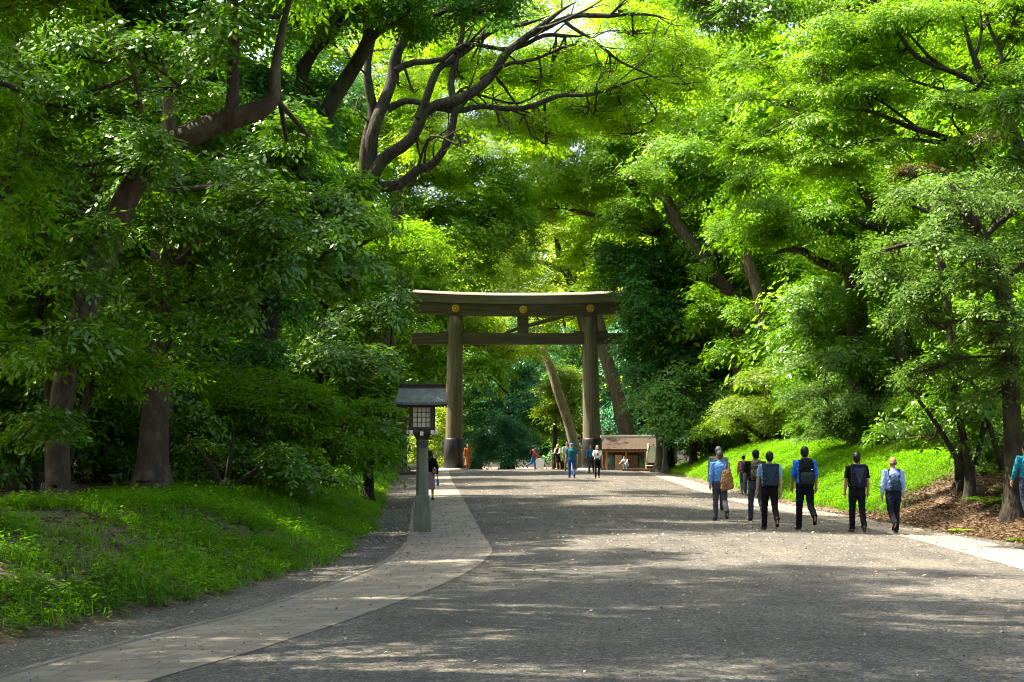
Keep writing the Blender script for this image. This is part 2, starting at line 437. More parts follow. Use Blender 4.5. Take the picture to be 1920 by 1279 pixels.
def build_tree(name, label, cat, limbs, ells, leaf, kind='broad', csize=.55, dens=1.0, bark=None, seed=1, group=None,
               twigs=.35, bough=9, sprout=0, sinuous=0, base=None, lump=.07, step=.35, minr=.02, twr=.012):
    """limbs: lists of (x,y,z,radius); the first is the trunk. ells: (cx,cy,cz,rx,ry,rz[,dens])"""
    rng = np.random.RandomState(seed)
    bark = bark or BARK_D
    L = []
    for l in limbs:
        a = np.array(l, float); p, r = catmull(a[:, :3], a[:, 3], step)
        k = max(2, len(r) // 5); r = r.copy(); r[-k:] *= np.linspace(1, .18, k); L.append((p, r))
    if base is None:
        base = L[0][0][0].copy()
    root = empty(name, base)
    tag(root, label, cat, group)
    for k, (p, r) in enumerate(L):
        g = Geo(); seg = 14 if r.max() > .25 else (10 if r.max() > .1 else 7)
        p2 = p + np.cumsum(rng.normal(0, .012, p.shape), 0) * (r[:, None] * 2) if k else p
        if sinuous and k:
            sl = np.concatenate([[0], np.cumsum(np.linalg.norm(np.diff(p2, axis=0), axis=1))]); ph = rng.uniform(0, 6.28, 3); am = sinuous * np.clip(sl / 2.5, 0, 1)
            p2 = p2 + np.stack([am * np.sin(sl * 1.9 + ph[0]), am * np.sin(sl * 1.5 + ph[1]), am * np.sin(sl * 2.3 + ph[2])], -1)
        g.tube(p2 - base, r, seg, rng, lump)
        if sprout and k:                      # side branches, two orders
            def side(pp, rr, order, n):
                ln = np.linalg.norm(np.diff(pp, axis=0), axis=1).sum()
                for _ in range(n):
                    i = rng.randint(int(len(pp) * .25), len(pp) - 1); dv = pp[min(i + 1, len(pp) - 1)] - pp[i - 1]; dv /= np.linalg.norm(dv) + 1e-9
                    o_ = rng.normal(size=3) * np.array([1, .9, .45]); o_ -= dv * (o_ @ dv); o_ /= np.linalg.norm(o_)
                    l_ = ln * rng.uniform(.14, .34) * (1 if order == 1 else 1.1); q = dv * rng.uniform(.5, 1.0) + o_ * rng.uniform(.5, .9) + np.array([0, 0, .12]); q /= np.linalg.norm(q)
                    a0 = pp[i]; a1 = a0 + q * l_ * .4 + rng.normal(0, .07, 3) * l_; a2 = a0 + q * l_ * .75 + np.array([0, 0, -.10 * l_]) + rng.normal(0, .09, 3) * l_; a3 = a0 + q * l_ + np.array([0, 0, -.06 * l_]) + rng.normal(0, .12, 3) * l_
                    r0 = max(.012, min(rr[i] * .5, .012 + l_ * .016)); sp, sr = catmull([a0, a1, a2, a3], [r0, r0 * .8, r0 * .5, r0 * .2], .3)
                    g.tube(sp - base, sr, 6, rng, .05)
                    if order < 2: side(sp, sr, order + 1, 3)
            side(p2, r, 1, sprout)
        V, Q = g.arrays(); q4, q3 = quads_clean(Q)
        obj('trunk' if k == 0 else 'branch', mesh_np('trunk' if k == 0 else 'branch', V, q4, q3, mats=[bark], smooth=True), root)
    # skeleton points for secondary branches
    S = np.vstack([p[max(0, int(len(p) * (.35 if k == 0 else 0))):] for k, (p, r) in enumerate(L)])
    SR = np.concatenate([r[max(0, int(len(p) * (.35 if k == 0 else 0))):] for k, (p, r) in enumerate(L)])
    tw = Geo(); CC, NN = [], []
    for e in ells:
        c = np.array(e[:3], float); r = np.array(e[3:6], float); f = e[6] if len(e) > 6 else 1.0
        area = 4 * np.pi * ((r[0] * r[1]) ** 1.6 / 3 + (r[0] * r[2]) ** 1.6 / 3 + (r[1] * r[2]) ** 1.6 / 3) ** (1 / 1.6)
        n = max(8, int(dens * f * area / (csize ** 2) * .85))
        C, nr = fill_ell(c, r, n, rng, bough)
        CC.append(C); NN.append(nr)
        if twigs:
            i = np.argmin(np.linalg.norm(S - c, axis=1) + .25 * np.abs(S[:, 2] - c[2]))
            a = S[i]; dist = np.linalg.norm(c - a)
            mid = (a + c) / 2 + np.array([0, 0, -.10 * dist]) + rng.normal(0, .07 * dist, 3)
            br, bl = catmull([a, mid, c, c + (c - mid) * .35], [min(SR[i] * .6, .014 + dist * .009 + r.max() * .006), .011 + dist * .005 + r.max() * .004, .009 + .003 * r.max(), .005], .3)
            tw.tube(br - base, bl, 6)
            sk = np.vstack([br[len(br) // 3:], S[np.linalg.norm((S - c) / (r + .5), axis=1) < 1.2]])
            for q in rng.permutation(n)[:int(n * twigs)]:
                j = np.argmin(np.linalg.norm(sk - C[q], axis=1)); a2 = sk[j]; dd = np.linalg.norm(C[q] - a2)
                if dd < .15: continue
                m2 = (a2 + C[q]) / 2 + rng.normal(0, .10 * dd, 3) + np.array([0, 0, -.05 * dd])
                m1 = a2 * .7 + m2 * .3
                tw.tube(np.array([a2, m1, m2, C[q]]) - base, [twr + .004 * dd, twr * .9 + .002 * dd, twr * .7, twr * .4], 4)
    C = np.vstack(CC); NR = np.vstack(NN)
    V, Q, t = leaves_at(C - base, NR, csize * rng.uniform(.6, 1.4, len(C)), kind, rng)
    mi = np.zeros(len(Q), int); q3 = None
    if twigs and tw.V:
        V2, Q2 = tw.arrays(); a4, a3 = quads_clean(Q2)
        nl = len(V)
        q4 = np.vstack([Q, a4 + nl]); q3 = a3 + nl
        mi = np.concatenate([mi, np.ones(len(a4) + len(a3), int)]); t = np.concatenate([t, np.zeros(len(a4) + len(a3))])
        V = np.vstack([V, V2])
    else: q4 = Q
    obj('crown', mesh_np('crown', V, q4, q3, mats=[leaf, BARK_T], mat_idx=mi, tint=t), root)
    return root

def pl(pts, d=None):
    """limb given in photo pixels: (px,py,width_px[,d])"""
    out = []
    for p in pts:
        dd = p[3] if len(p) > 3 else d
        out.append((*P(p[0], p[1], dd), p[2] / 2 / F * dd))
    return out

def pe(es, d):
    """crown masses in photo pixels: (px,py,rx,ry,depth_radius_m[,d offset[,density]])"""
    out = []
    for e in es:
        dd = d + (e[5] if len(e) > 5 else 0); s = dd / F
        out.append((*P(e[0], e[1], dd), e[2] * s, e[4], e[3] * s, e[6] if len(e) > 6 else 1.0))
    return out

def to_ground(limb, x=None, y=None, flare=1.5):
    """prepend a flared foot under the limb's first point so that it stands in the soil"""
    a = limb[0]; x = a[0] if x is None else x; y = a[1] if y is None else y
    g = Hs(x, y)
    return [(x, y, g - .25, a[3] * flare * 1.12), (x, y, g + .12, a[3] * flare), (x + (a[0] - x) * .35, y + (a[1] - y) * .35, g + max(.3, (a[2] - g) * .35), a[3] * (1 + (flare - 1) * .35))] + limb

def dup_tree(root, loc, rotz, sc, label, group):
    r = root.copy(); col.objects.link(r)
    r.location = [float(v) for v in loc]; r.rotation_euler = (0, 0, rotz); r.scale = (sc, sc, sc)
    r['label'] = label; r['group'] = group
    for ch in list(root.children):
        c = ch.copy(); col.objects.link(c); c.parent = r
    return r
# ------------------------------------------------------------------ the trees one can tell apart
def T(name, label, cat, d, limbs, crown, leaf, ground=None, flare=1.5, **kw):
    """limbs/crown in photo pixels at distance d; the first limb is rooted in the soil (ground = (x,y) of its foot, False = as drawn)"""
    ws = kw.pop('ws', 1.0)
    L = [pl([(p[0], p[1], p[2] * ws, *p[3:]) for p in l], d) for l in limbs]
    if ground is not False:
        L[0] = to_ground(L[0], *(ground or (None, None)), flare=flare)
    full = kw.pop('full', 1); fr = np.random.RandomState(kw.get('seed', 1) + 500)
    more = [(e[0] + fr.uniform(-.9, .9) * e[2], e[1] + fr.uniform(-.9, .9) * e[3], e[2] * fr.uniform(.6, .9), e[3] * fr.uniform(.7, 1.0), e[4], (e[5] if len(e) > 5 else 0) + fr.uniform(0, 1.2) * e[4]) for _ in range(full) for e in crown]
    return build_tree(name, label, cat, L, pe(crown + more, d), leaf, **kw)

def build_trees():
    # ---- left side, near
    T('evergreen_tree', 'stout pale brown trunk standing alone on the leaf strewn bank left of the lantern', 'tree', 30,
      [[(284, 900, 84), (286, 860, 66), (291, 790, 58), (296, 700, 54), (298, 600, 50), (303, 480, 44), (312, 350, 36), (318, 200, 26), (322, 60, 18)],
       [(300, 520, 20), (380, 450, 15), (470, 430, 16), (560, 440, 12, 31), (640, 470, 8, 32)],
       [(303, 470, 24), (230, 420, 18), (140, 400, 14), (60, 420, 9)],
       [(312, 360, 16), (420, 350, 12), (520, 360, 9), (610, 380, 9, 32)]],
      [(340, 440, 120, 60, 1.4), (470, 500, 120, 55, 1.6), (580, 520, 110, 60, 1.6, 2), (600, 430, 100, 55, 1.6, 2), (470, 390, 120, 50, 1.5, 1),
       (200, 470, 110, 60, 1.3, 1), (90, 440, 90, 60, 1.3), (340, 330, 130, 55, 1.5, 1), (520, 300, 110, 55, 1.5, 2), (230, 560, 90, 38, 1.2),
       (640, 380, 80, 50, 1.4, 3), (380, 560, 100, 40, 1.2, 1), (330, 200, 120, 60, 1.6, 2), (180, 340, 90, 55, 1.4, 2), (300, 530, 80, 34, .6, -1.6), (320, 440, 90, 34, .6, -1.6), (430, 440, 90, 30, .6, -1.4), (500, 370, 90, 30, .7, -1.2), (330, 340, 80, 36, .6, -1.6), (530, 450, 90, 30, .7, -1), (250, 600, 70, 20, .6, -1.6), (330, 620, 50, 14, .5, -1.6)],
      L_DARK, kind='broad', csize=.50, dens=.85, bark=BARK_P, seed=11, flare=1.05, ws=.93)
    T('leaning_tree', 'grey trunk leaning far right over the bank with two upright limbs at its end', 'tree', 26,
      [[(112, 930, 50), (108, 860, 46), (118, 740, 46), (152, 600, 44), (190, 490, 46), (232, 380, 45), (285, 305, 44), (345, 258, 44), (425, 225, 41), (490, 204, 35), (514, 182, 25), (516, 130, 20), (530, 50, 18), (552, -30, 15), (570, -110, 9)],
       [(428, 226, 26), (436, 185, 24), (438, 100, 22), (437, 0, 19), (430, -110, 12)],
       [(250, 350, 14), (270, 280, 11), (262, 190, 8), (240, 90, 5)]],
      [(190, 230, 120, 60, 1.2), (90, 300, 100, 60, 1.2), (300, 120, 90, 60, 1.3, 1), (440, 60, 100, 60, 1.3), (420, -60, 160, 60, 1.8), (560, -60, 110, 60, 1.6),
       (160, 110, 110, 60, 1.3, 1), (60, 160, 90, 70, 1.3), (560, 250, 70, 40, 1.0, 3), (250, 270, 80, 45, .9, -1), (285, 290, 40, 40, .6, -1.6), (200, 430, 60, 26, .6, -1.8), (130, 520, 70, 30, .7, -1.6), (100, 690, 80, 40, .8, -2), (60, 800, 60, 36, .7, -2), (170, 640, 60, 24, .6, -2)],
      L_DARK, kind='broad', csize=.48, dens=.85, bark=BARK_P, seed=12, flare=1.1)
    T('overhanging_tree', 'big leaved branch hanging into the top left corner, nearest of all the foliage', 'tree', 17,
      [[(-210, 900, 60), (-200, 600, 55), (-190, 250, 48), (-170, 0, 40), (-150, -200, 30)],
       [(-190, 240, 26), (-110, 180, 18), (-20, 150, 12), (50, 180, 6)],
       [(-175, 20, 26), (-80, -40, 18), (40, -30, 12), (120, 20, 6)]],
      [(20, 10, 110, 50, .8), (10, 210, 60, 50, .5), (20, 330, 45, 60, .5), (-70, 240, 60, 90, .7), (90, -20, 120, 40, .8), (-40, 480, 70, 100, .6), (10, 640, 50, 30, .5)],
      L_MID, kind='droop', csize=.36, dens=.85, bark=BARK_D, seed=13)
    T('dark_trunk_tree', 'thickest of the shaded trunks at the left edge, half behind low leafy branches', 'tree', 33,
      [[(20, 920, 62), (14, 840, 54), (6, 700, 48), (2, 500, 42), (20, 250, 34), (30, 0, 26)],
       [(6, 640, 20), (60, 580, 15), (130, 560, 10), (200, 580, 6)]],
      [(60, 600, 100, 45, 1.4), (150, 640, 100, 36, 1.2, -2), (30, 720, 70, 35, 1.1, -1), (40, 500, 90, 50, 1.6, 2), (30, 100, 160, 100, 2.2, 3), (-20, 300, 120, 100, 2, 2)],
      L_DARK, kind='broad', csize=.5, bark=BARK_D, seed=14)
    T('slender_tree', 'thin straight dark trunk second from the left edge', 'tree', 31,
      [[(62, 925, 30), (58, 860, 24), (66, 760, 20), (72, 650, 17), (80, 500, 14)]],
      [(80, 520, 80, 40, 1.2), (100, 690, 60, 26, 1.0), (60, 620, 60, 30, 1.0)], L_MID, csize=.45, bark=BARK_D, seed=15)
    T('slender_tree', 'forked dark trunk just left of the stout pale one, base in ground cover', 'tree', 27,
      [[(112, 960, 50), (104, 900, 40), (100, 820, 34), (96, 720, 26), (84, 600, 20)], [(110, 900, 24), (140, 820, 18), (170, 720, 12), (180, 640, 8)]],
      [(150, 700, 80, 36, .9, 0), (60, 680, 70, 36, .9), (220, 660, 80, 30, .9, -1), (90, 800, 60, 26, .8), (280, 690, 60, 20, .7, -1)],
      L_MID, kind='fine', csize=.46, bark=BARK_D, seed=16)
    T('slender_tree', 'thin reddish upright trunk high among leaves above the leaning grey limb', 'tree', 36,
      [[(312, 900, 30), (310, 700, 28), (306, 400, 24), (305, 180, 22), (306, 60, 19), (308, -60, 12)]],
      [(300, -20, 160, 70, 2), (180, 40, 130, 80, 2), (420, 160, 130, 80, 2, 2), (420, 280, 120, 70, 2, 3), (200, 250, 120, 90, 2, 3)],
      L_DEEP, kind='broad', csize=.6, bark=BARK_M, seed=17)
    # ---- left shrub layer
    T('shrub', 'spreading shrub with pale yellowish tips beside the stout trunk', 'shrub', 36,
      [[(520, 900, 16), (500, 860, 12), (470, 820, 8)], [(525, 890, 12), (580, 850, 9), (640, 820, 5)], [(518, 890, 10), (540, 830, 8), (550, 760, 5)]],
      [(470, 770, 100, 34, 1.2), (570, 770, 110, 34, 1.4), (640, 800, 90, 30, 1.3, 1), (520, 720, 110, 32, 1.5, 1), (420, 830, 70, 30, 1), (600, 840, 90, 28, 1.1), (680, 850, 70, 26, 1.1, 1)],
      L_MID, kind='fine', csize=.52, dens=1.1, seed=21)
    T('shrub', 'dark glossy shrub with arching bare stems low behind the bright grass', 'shrub', 33,
      [[(420, 930, 18), (400, 880, 12), (370, 840, 7)], [(425, 920, 16), (470, 890, 11), (520, 850, 7)], [(422, 925, 12), (430, 870, 9), (440, 800, 5)]],
      [(400, 860, 90, 40, 1.0, 1), (480, 880, 90, 34, 1.0, 1), (560, 880, 80, 30, 1.0), (350, 800, 60, 40, .9, 2), (610, 900, 50, 22, .8)],
      L_DARK, kind='broad', csize=.42, dens=.9, seed=22)
    T('shrub', 'tall dense dark shrub leaning over the bank behind the lantern', 'shrub', 47,
      [[(690, 890, 20), (680, 800, 15), (670, 700, 10)], [(690, 880, 14), (720, 800, 10), (735, 720, 6)]],
      [(690, 720, 70, 60, 1.8), (650, 640, 80, 60, 2, 2), (720, 790, 48, 50, 1.5), (660, 800, 70, 50, 1.6), (690, 860, 50, 30, 1.3), (730, 690, 34, 40, 1.2), (610, 700, 80, 60, 2, 3), (700, 590, 60, 45, 1.8, 3)],
      L_DARK, kind='broad', csize=.6, dens=1.1, seed=23)
    T('shrub', 'mid green understorey shrub far left between dark trunks', 'shrub', 38,
      [[(180, 920, 14), (175, 850, 10), (165, 780, 6)], [(182, 900, 10), (220, 840, 7), (240, 790, 5)]],
      [(160, 800, 80, 50, 1.5), (220, 860, 70, 40, 1.3), (80, 850, 80, 40, 1.4), (370, 740, 60, 60, 1.4), (20, 800, 60, 50, 1.5), (380, 880, 60, 35, 1.2), (250, 760, 50, 50, 1.4, 4)],
      L_MID, kind='broad', csize=.5, seed=24)
    T('maple_tree', 'low sunlit green branch sprays reaching right toward the gate lintel', 'tree', 52,
      [[(560, 890, 26), (570, 760, 22), (590, 640, 19), (620, 540, 16), (660, 470, 12), (740, 430, 8)], [(600, 600, 14), (680, 560, 10), (720, 550, 6)], [(640, 500, 10), (720, 480, 8), (780, 470, 4)]],
      [(720, 440, 100, 26, 1.8), (770, 470, 70, 22, 1.4), (650, 420, 90, 30, 1.8), (700, 500, 80, 24, 1.6), (650, 560, 80, 30, 1.8), (560, 480, 100, 40, 2), (700, 550, 46, 22, 1.4), (620, 480, 90, 30, 2)],
      L_BRT, kind='fine', csize=.62, dens=1.0, seed=25)
    T('leaning_trunk_tree', 'ivy flecked brown trunk leaning right just left of the gate, dark rounded crown above', 'tree', 92,
      [[(747, 872, 34), (748, 800, 30), (746, 720, 28), (728, 650, 32), (722, 620, 34), (736, 575, 30), (764, 500, 22), (790, 430, 16), (830, 370, 9)],
       [(730, 600, 18), (700, 540, 14), (690, 470, 8)], [(770, 480, 14), (840, 450, 10), (900, 420, 6)]],
      [(870, 460, 70, 60, 3), (820, 420, 70, 50, 3), (920, 420, 60, 55, 3), (870, 380, 80, 45, 3.4), (950, 480, 40, 44, 2.4), (900, 505, 50, 24, 2.2), (830, 500, 40, 24, 2.2), (940, 360, 50, 45, 3), (700, 470, 50, 50, 2.6), (760, 400, 60, 50, 3), (980, 440, 30, 50, 2.2)],
      L_BRT, kind='camph', csize=.8, dens=1.2, full=0, bark=BARK_M, seed=26)
    # ---- the great camphor and the limb beside it
    cam = T('camphor_tree', 'great dark limbed tree forking low over the avenue, limbs sweeping right', 'tree', 56,
      [[(648, 860, 66), (650, 760, 60), (655, 600, 56), (668, 470, 54), (676, 400, 56), (684, 355, 52)],
       [(680, 372, 44), (702, 330, 30), (735, 288, 26), (766, 250, 24), (784, 225, 23), (801, 214, 20), (851, 192, 22), (890, 165, 20), (925, 135, 18), (960, 92, 17), (990, 66, 15), (1030, 40, 12), (1080, 0, 8)],
       [(784, 222, 20), (800, 180, 17), (826, 130, 15), (846, 106, 14), (885, 78, 13), (930, 60, 11), (970, 44, 9), (1030, 30, 7)],
       [(682, 368, 34), (710, 350, 24), (745, 345, 22), (785, 325, 20), (812, 315, 18), (826, 290, 15), (842, 238, 14), (850, 200, 14), (853, 130, 13), (860, 60, 12), (872, 0, 9)],
       [(686, 350, 34), (698, 280, 28), (712, 210, 25), (728, 160, 24), (752, 90, 22), (778, 60, 18), (810, 36, 14), (850, 0, 9)],
       [(684, 345, 26), (690, 250, 22), (694, 180, 20), (697, 120, 16), (704, 60, 10)],
       [(726, 205, 16), (760, 192, 13), (800, 196, 11), (870, 207, 12), (930, 203, 11), (1000, 195, 11), (1060, 185, 9), (1120, 168, 7), (1190, 155, 5), (1260, 135, 3)],
       [(742, 132, 15), (775, 116, 13), (830, 108, 11), (880, 90, 9), (960, 82, 9), (1060, 68, 8), (1110, 58, 5)],
       [(985, 70, 11), (1050, 42, 12), (1110, 30, 11), (1160, 20, 9), (1210, 34, 6), (1260, 40, 4)],
       [(1060, 42, 8), (1090, 65, 7), (1140, 95, 6), (1190, 130, 5), (1240, 148, 4), (1300, 155, 3)],
       [(900, 150, 9), (960, 118, 8), (1010, 105, 7), (1070, 90, 5), (1130, 85, 3)],
       [(930, 204, 6), (985, 215, 5), (1000, 250, 4), (1040, 280, 3)],
       [(860, 170, 7), (900, 180, 5), (950, 190, 5), (1010, 175, 4), (1060, 178, 3)]],
      [(1010, 150, 110, 22, 2.4, 3), (1120, 120, 110, 24, 2.6, 2), (1210, 170, 100, 26, 2.6, 2), (1100, 210, 110, 22, 2.4, 3), (920, 235, 90, 22, 2.2, 3), (860, 140, 80, 22, 2.2, 3),
       (1180, 60, 110, 28, 2.6, 2), (960, 15, 100, 18, 2.6, 2, .5), (860, 30, 90, 22, 2.4, 2), (780, 160, 60, 20, 2, 3), (740, 90, 60, 30, 2.2, 4), (1280, 110, 80, 32, 2.4, 2), (1020, 250, 90, 18, 2, 4), (1180, 235, 90, 20, 2.2, 3), (800, 270, 50, 16, 1.6, 3), (900, 110, 80, 16, 1.6, 2), (1040, 95, 80, 16, 1.6, 2), (1150, 175, 80, 16, 1.6, 1), (1010, 225, 60, 12, 1.4, 1), (830, 60, 60, 18, 1.4, 2)],
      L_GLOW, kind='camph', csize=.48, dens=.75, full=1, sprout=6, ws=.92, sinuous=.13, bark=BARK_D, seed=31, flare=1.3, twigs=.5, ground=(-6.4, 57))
    T('ivy_limbed_tree', 'dark crooked limb wrapped in ivy, nearer than the great forked tree', 'tree', 43,
      [[(470, 900, 60), (490, 700, 54), (520, 480, 48), (570, 300, 42), (622, 190, 36), (645, 155, 33), (668, 120, 30), (690, 75, 28), (688, 35, 27), (672, -20, 26), (650, -90, 18)],
       [(690, 78, 20), (712, 58, 17), (745, 42, 15), (800, 36, 12), (850, 10, 9), (900, -40, 6)],
       [(545, 250, 22), (575, 120, 20), (605, 80, 19), (650, 30, 18), (690, 0, 16), (760, -40, 10)],
       [(560, 130, 22), (590, 90, 20), (620, 30, 16), (635, -40, 10)]],
      [(640, -20, 140, 40, 2.2), (780, -10, 120, 34, 2), (880, 20, 90, 26, 1.8), (560, 40, 100, 60, 2.2, 3), (540, 180, 80, 60, 2, 3), (600, 250, 70, 50, 1.8, 3), (470, 250, 90, 70, 2, 3), (760, 30, 60, 20, 1.4, -2), (500, 560, 70, 50, 1, -2), (500, 680, 60, 50, 1, -2), (560, 330, 60, 40, 1, -2), (500, 450, 70, 50, 1, -2)],
      L_DEEP, kind='camph', csize=.5, dens=1.0, bark=BARK_D, seed=32, sprout=4, ws=.88)
    # ---- right side
    T('spring_maple', 'bright yellow green maple with thin bare branches fanning up at the top right', 'tree', 42,
      [[(2060, 800, 40), (2020, 600, 36), (1960, 400, 30), (1890, 230, 24), (1855, 168, 17), (1832, 122, 14), (1812, 62, 11), (1800, 0, 9), (1790, -60, 6)],
       [(1860, 175, 15), (1820, 150, 11), (1785, 135, 10), (1720, 108, 9), (1690, 70, 7), (1668, 40, 5), (1640, 0, 3)],
       [(1840, 160, 10), (1780, 132, 8), (1740, 105, 7), (1700, 60, 4), (1660, 45, 3)],
       [(1900, 250, 13), (1886, 150, 10), (1872, 90, 8), (1852, 45, 7), (1845, 0, 5), (1850, -50, 3)],
       [(1840, 165, 8), (1800, 175, 7), (1740, 160, 6), (1700, 150, 5), (1640, 150, 3)],
       [(1985, 470, 18), (1870, 300, 14), (1780, 262, 12), (1700, 238, 10), (1640, 212, 8), (1580, 205, 6), (1500, 215, 4)],
       [(1800, 270, 10), (1700, 262, 8), (1610, 268, 7), (1550, 295, 4)],
       [(1720, 240, 7), (1660, 195, 5), (1600, 165, 4), (1540, 150, 3)],
       [(1825, 120, 7), (1840, 60, 6), (1835, 0, 4)], [(1876, 100, 6), (1900, 40, 5), (1915, 0, 3)]],
      [(1600, 60, 130, 18, 1.6), (1740, 40, 130, 18, 1.6), (1860, 60, 100, 20, 1.5), (1680, 110, 130, 16, 1.5, 1), (1540, 120, 120, 17, 1.6, 1), (1800, 200, 120, 16, 1.4, -1), (1640, 180, 130, 16, 1.5), (1480, 190, 110, 16, 1.5, 1),
       (1560, 240, 120, 16, 1.5), (1700, 290, 120, 17, 1.4), (1560, 310, 110, 18, 1.4), (1820, 290, 90, 18, 1.4), (1440, 280, 90, 16, 1.3), (1900, 150, 80, 24, 1.4), (1900, 0, 100, 24, 1.6), (1500, 30, 100, 20, 1.6, 3), (1660, 0, 140, 18, 1.8, 1)],
      L_BRT, kind='fine', csize=.52, dens=1.05, bark=BARK_D, seed=41, twigs=.45, sprout=4, ground=(15.2, 42))
    T('dark_conifer', 'shaded evergreen with long level boughs at the right edge above the leaf litter', 'tree', 34,
      [[(1902, 880, 38), (1896, 740, 33), (1890, 600, 30), (1862, 500, 33), (1836, 440, 30), (1800, 380, 25), (1770, 320, 18)],
       [(1850, 470, 18), (1790, 450, 14), (1720, 455, 10), (1650, 470, 6)],
       [(1920, 380, 20), (1870, 420, 13), (1800, 500, 7)], [(1960, 460, 18), (1900, 510, 11), (1830, 560, 6)],
       [(1885, 610, 14), (1820, 600, 10), (1740, 610, 6)]],
      [(1740, 460, 90, 26, 1.2), (1850, 400, 90, 34, 1.2), (1690, 520, 80, 26, 1.2, 2), (1800, 540, 100, 28, 1.2), (1880, 480, 70, 34, 1.1), (1740, 600, 90, 26, 1.2, 1), (1850, 640, 80, 30, 1.1, -1), (1780, 680, 90, 28, 1.2, 1), (1890, 720, 60, 36, 1), (1720, 380, 70, 34, 1.3, 3), (1900, 330, 80, 46, 1.4, 2), (1800, 360, 60, 30, .9, -1.5), (1870, 520, 50, 26, .7, -2), (1830, 480, 50, 20, .7, -2), (1880, 600, 40, 20, .6, -2)],
      L_GREY, kind='fine', csize=.50, dens=.95, bark=BARK_D, seed=42, twigs=.5)
    T('rusty_shrub', 'small tangle of bare twigs with brownish leaves in the upper right foliage', 'shrub', 40,
      [[(1800, 880, 20), (1780, 600, 16), (1750, 420, 12), (1720, 330, 7)], [(1750, 420, 7), (1780, 380, 5), (1830, 370, 3)], [(1745, 400, 7), (1690, 380, 5), (1660, 400, 3)]],
      [(1720, 330, 50, 26, 1.0), (1780, 360, 50, 24, .9), (1840, 270, 40, 22, .9)],
      L_RUST, kind='fine', csize=.40, dens=.6, full=0, seed=43, twigs=.9)
    T('near_branch_tree', 'blurred large dark leaves poking in at the right edge, closest on that side', 'tree', 16,
      [[(2250, 900, 70), (2230, 600, 60), (2200, 300, 50), (2160, 60, 36)], [(2200, 320, 24), (2060, 300, 14), (1950, 310, 7)], [(2210, 200, 24), (2060, 180, 14), (1930, 200, 7)]],
      [(1910, 310, 36, 22, .25), (1920, 215, 40, 24, .3), (1990, 280, 70, 70, .5), (1900, 190, 26, 16, .2)],
      L_DARK, kind='droop', csize=.28, dens=.9, seed=44, bark=BARK_D)
    T('ivy_clad_tree', 'tree smothered in dark ivy with one bare crooked limb pointing left', 'tree', 62,
      [[(1620, 860, 44), (1612, 700, 40), (1606, 580, 38), (1596, 505, 34), (1560, 430, 24), (1500, 380, 16)],
       [(1598, 508, 20), (1560, 500, 18), (1530, 487, 17), (1505, 470, 14), (1475, 468, 10), (1445, 478, 5)], [(1596, 500, 16), (1630, 470, 12), (1660, 455, 7)]],
      [(1560, 570, 70, 44, 1.6, .5), (1620, 620, 70, 60, 1.8), (1560, 640, 60, 44, 1.6, .5), (1660, 540, 60, 60, 1.8, 1), (1640, 700, 70, 40, 1.6, 1), (1510, 560, 50, 60, 1.6, 3), (1680, 460, 60, 50, 1.8, 3), (1520, 640, 60, 50, 1.6, 3), (1600, 420, 60, 36, 1.2, -1.5), (1530, 410, 60, 30, 1.2, -1.5), (1620, 560, 50, 40, 1.0, -2), (1600, 700, 60, 60, 1.2, -2), (1640, 800, 60, 40, 1.2, -2), (1660, 470, 50, 26, 1, -2)],
      L_DARK, kind='droop', csize=.62, dens=1.0, bark=BARK_P, seed=45)
    T('broadleaf_tree', 'green tree above the ivy clad trunk, flat layered sprays of fresh leaves', 'tree', 60,
      [[(1700, 860, 40), (1690, 600, 34), (1660, 430, 28), (1600, 340, 18), (1540, 290, 9)], [(1660, 430, 18), (1560, 400, 12), (1480, 390, 6)], [(1640, 400, 16), (1700, 340, 10), (1740, 300, 6)]],
      [(1560, 400, 110, 24, 2.2), (1470, 390, 90, 24, 2), (1620, 340, 110, 26, 2.2), (1500, 440, 90, 20, 1.8), (1600, 460, 70, 18, 1.6, -2), (1680, 420, 80, 26, 2), (1430, 330, 90, 28, 2.2), (1560, 330, 110, 28, 2.2, 3), (1430, 440, 70, 26, 2)],
      L_MID, kind='fine', csize=.75, dens=1.0, seed=46)
    T('pale_trunk_tree', 'tall tree with bare reddish trunk bending left above dark evergreen foliage', 'tree', 93,
      [[(1392, 850, 36), (1390, 700, 32), (1384, 590, 29), (1366, 545, 28), (1345, 520, 26), (1318, 485, 24), (1290, 450, 24), (1266, 412, 24), (1250, 370, 20), (1230, 310, 14), (1220, 240, 8)],
       [(1345, 520, 14), (1330, 440, 12), (1330, 370, 8)], [(1262, 405, 14), (1310, 350, 11), (1340, 290, 7)], [(1255, 380, 12), (1190, 340, 9), (1140, 320, 5)]],
      [(1200, 350, 90, 34, 2.8), (1280, 300, 100, 34, 3), (1330, 380, 80, 36, 2.6), (1200, 420, 60, 30, 2.2), (1340, 450, 60, 34, 2.2), (1260, 230, 110, 40, 3.2, 2), (1150, 290, 80, 34, 2.6, 2), (1370, 290, 90, 36, 3, 3), (1310, 500, 50, 26, 1.8), (1360, 220, 90, 40, 3, 4)],
      L_BRT, kind='camph', csize=.85, dens=1.0, bark=BARK_M, seed=47)
    T('twin_trunk_tree', 'tree whose two brown trunks show between green clumps right of the bending one', 'tree', 86,
      [[(1450, 850, 30), (1440, 700, 28), (1426, 565, 26), (1410, 510, 24), (1392, 460, 20), (1380, 410, 13)], [(1440, 690, 18), (1470, 600, 16), (1480, 520, 10)]],
      [(1380, 430, 70, 34, 2.2), (1450, 500, 60, 40, 2, 1), (1400, 600, 50, 30, 1.8, 1), (1470, 600, 60, 40, 2, 1), (1340, 580, 50, 34, 1.8, 2), (1440, 660, 60, 30, 1.9, 1), (1380, 660, 50, 34, 1.9, 2)],
      L_MID, kind='camph', csize=.75, dens=1.1, bark=BARK_M, seed=48)
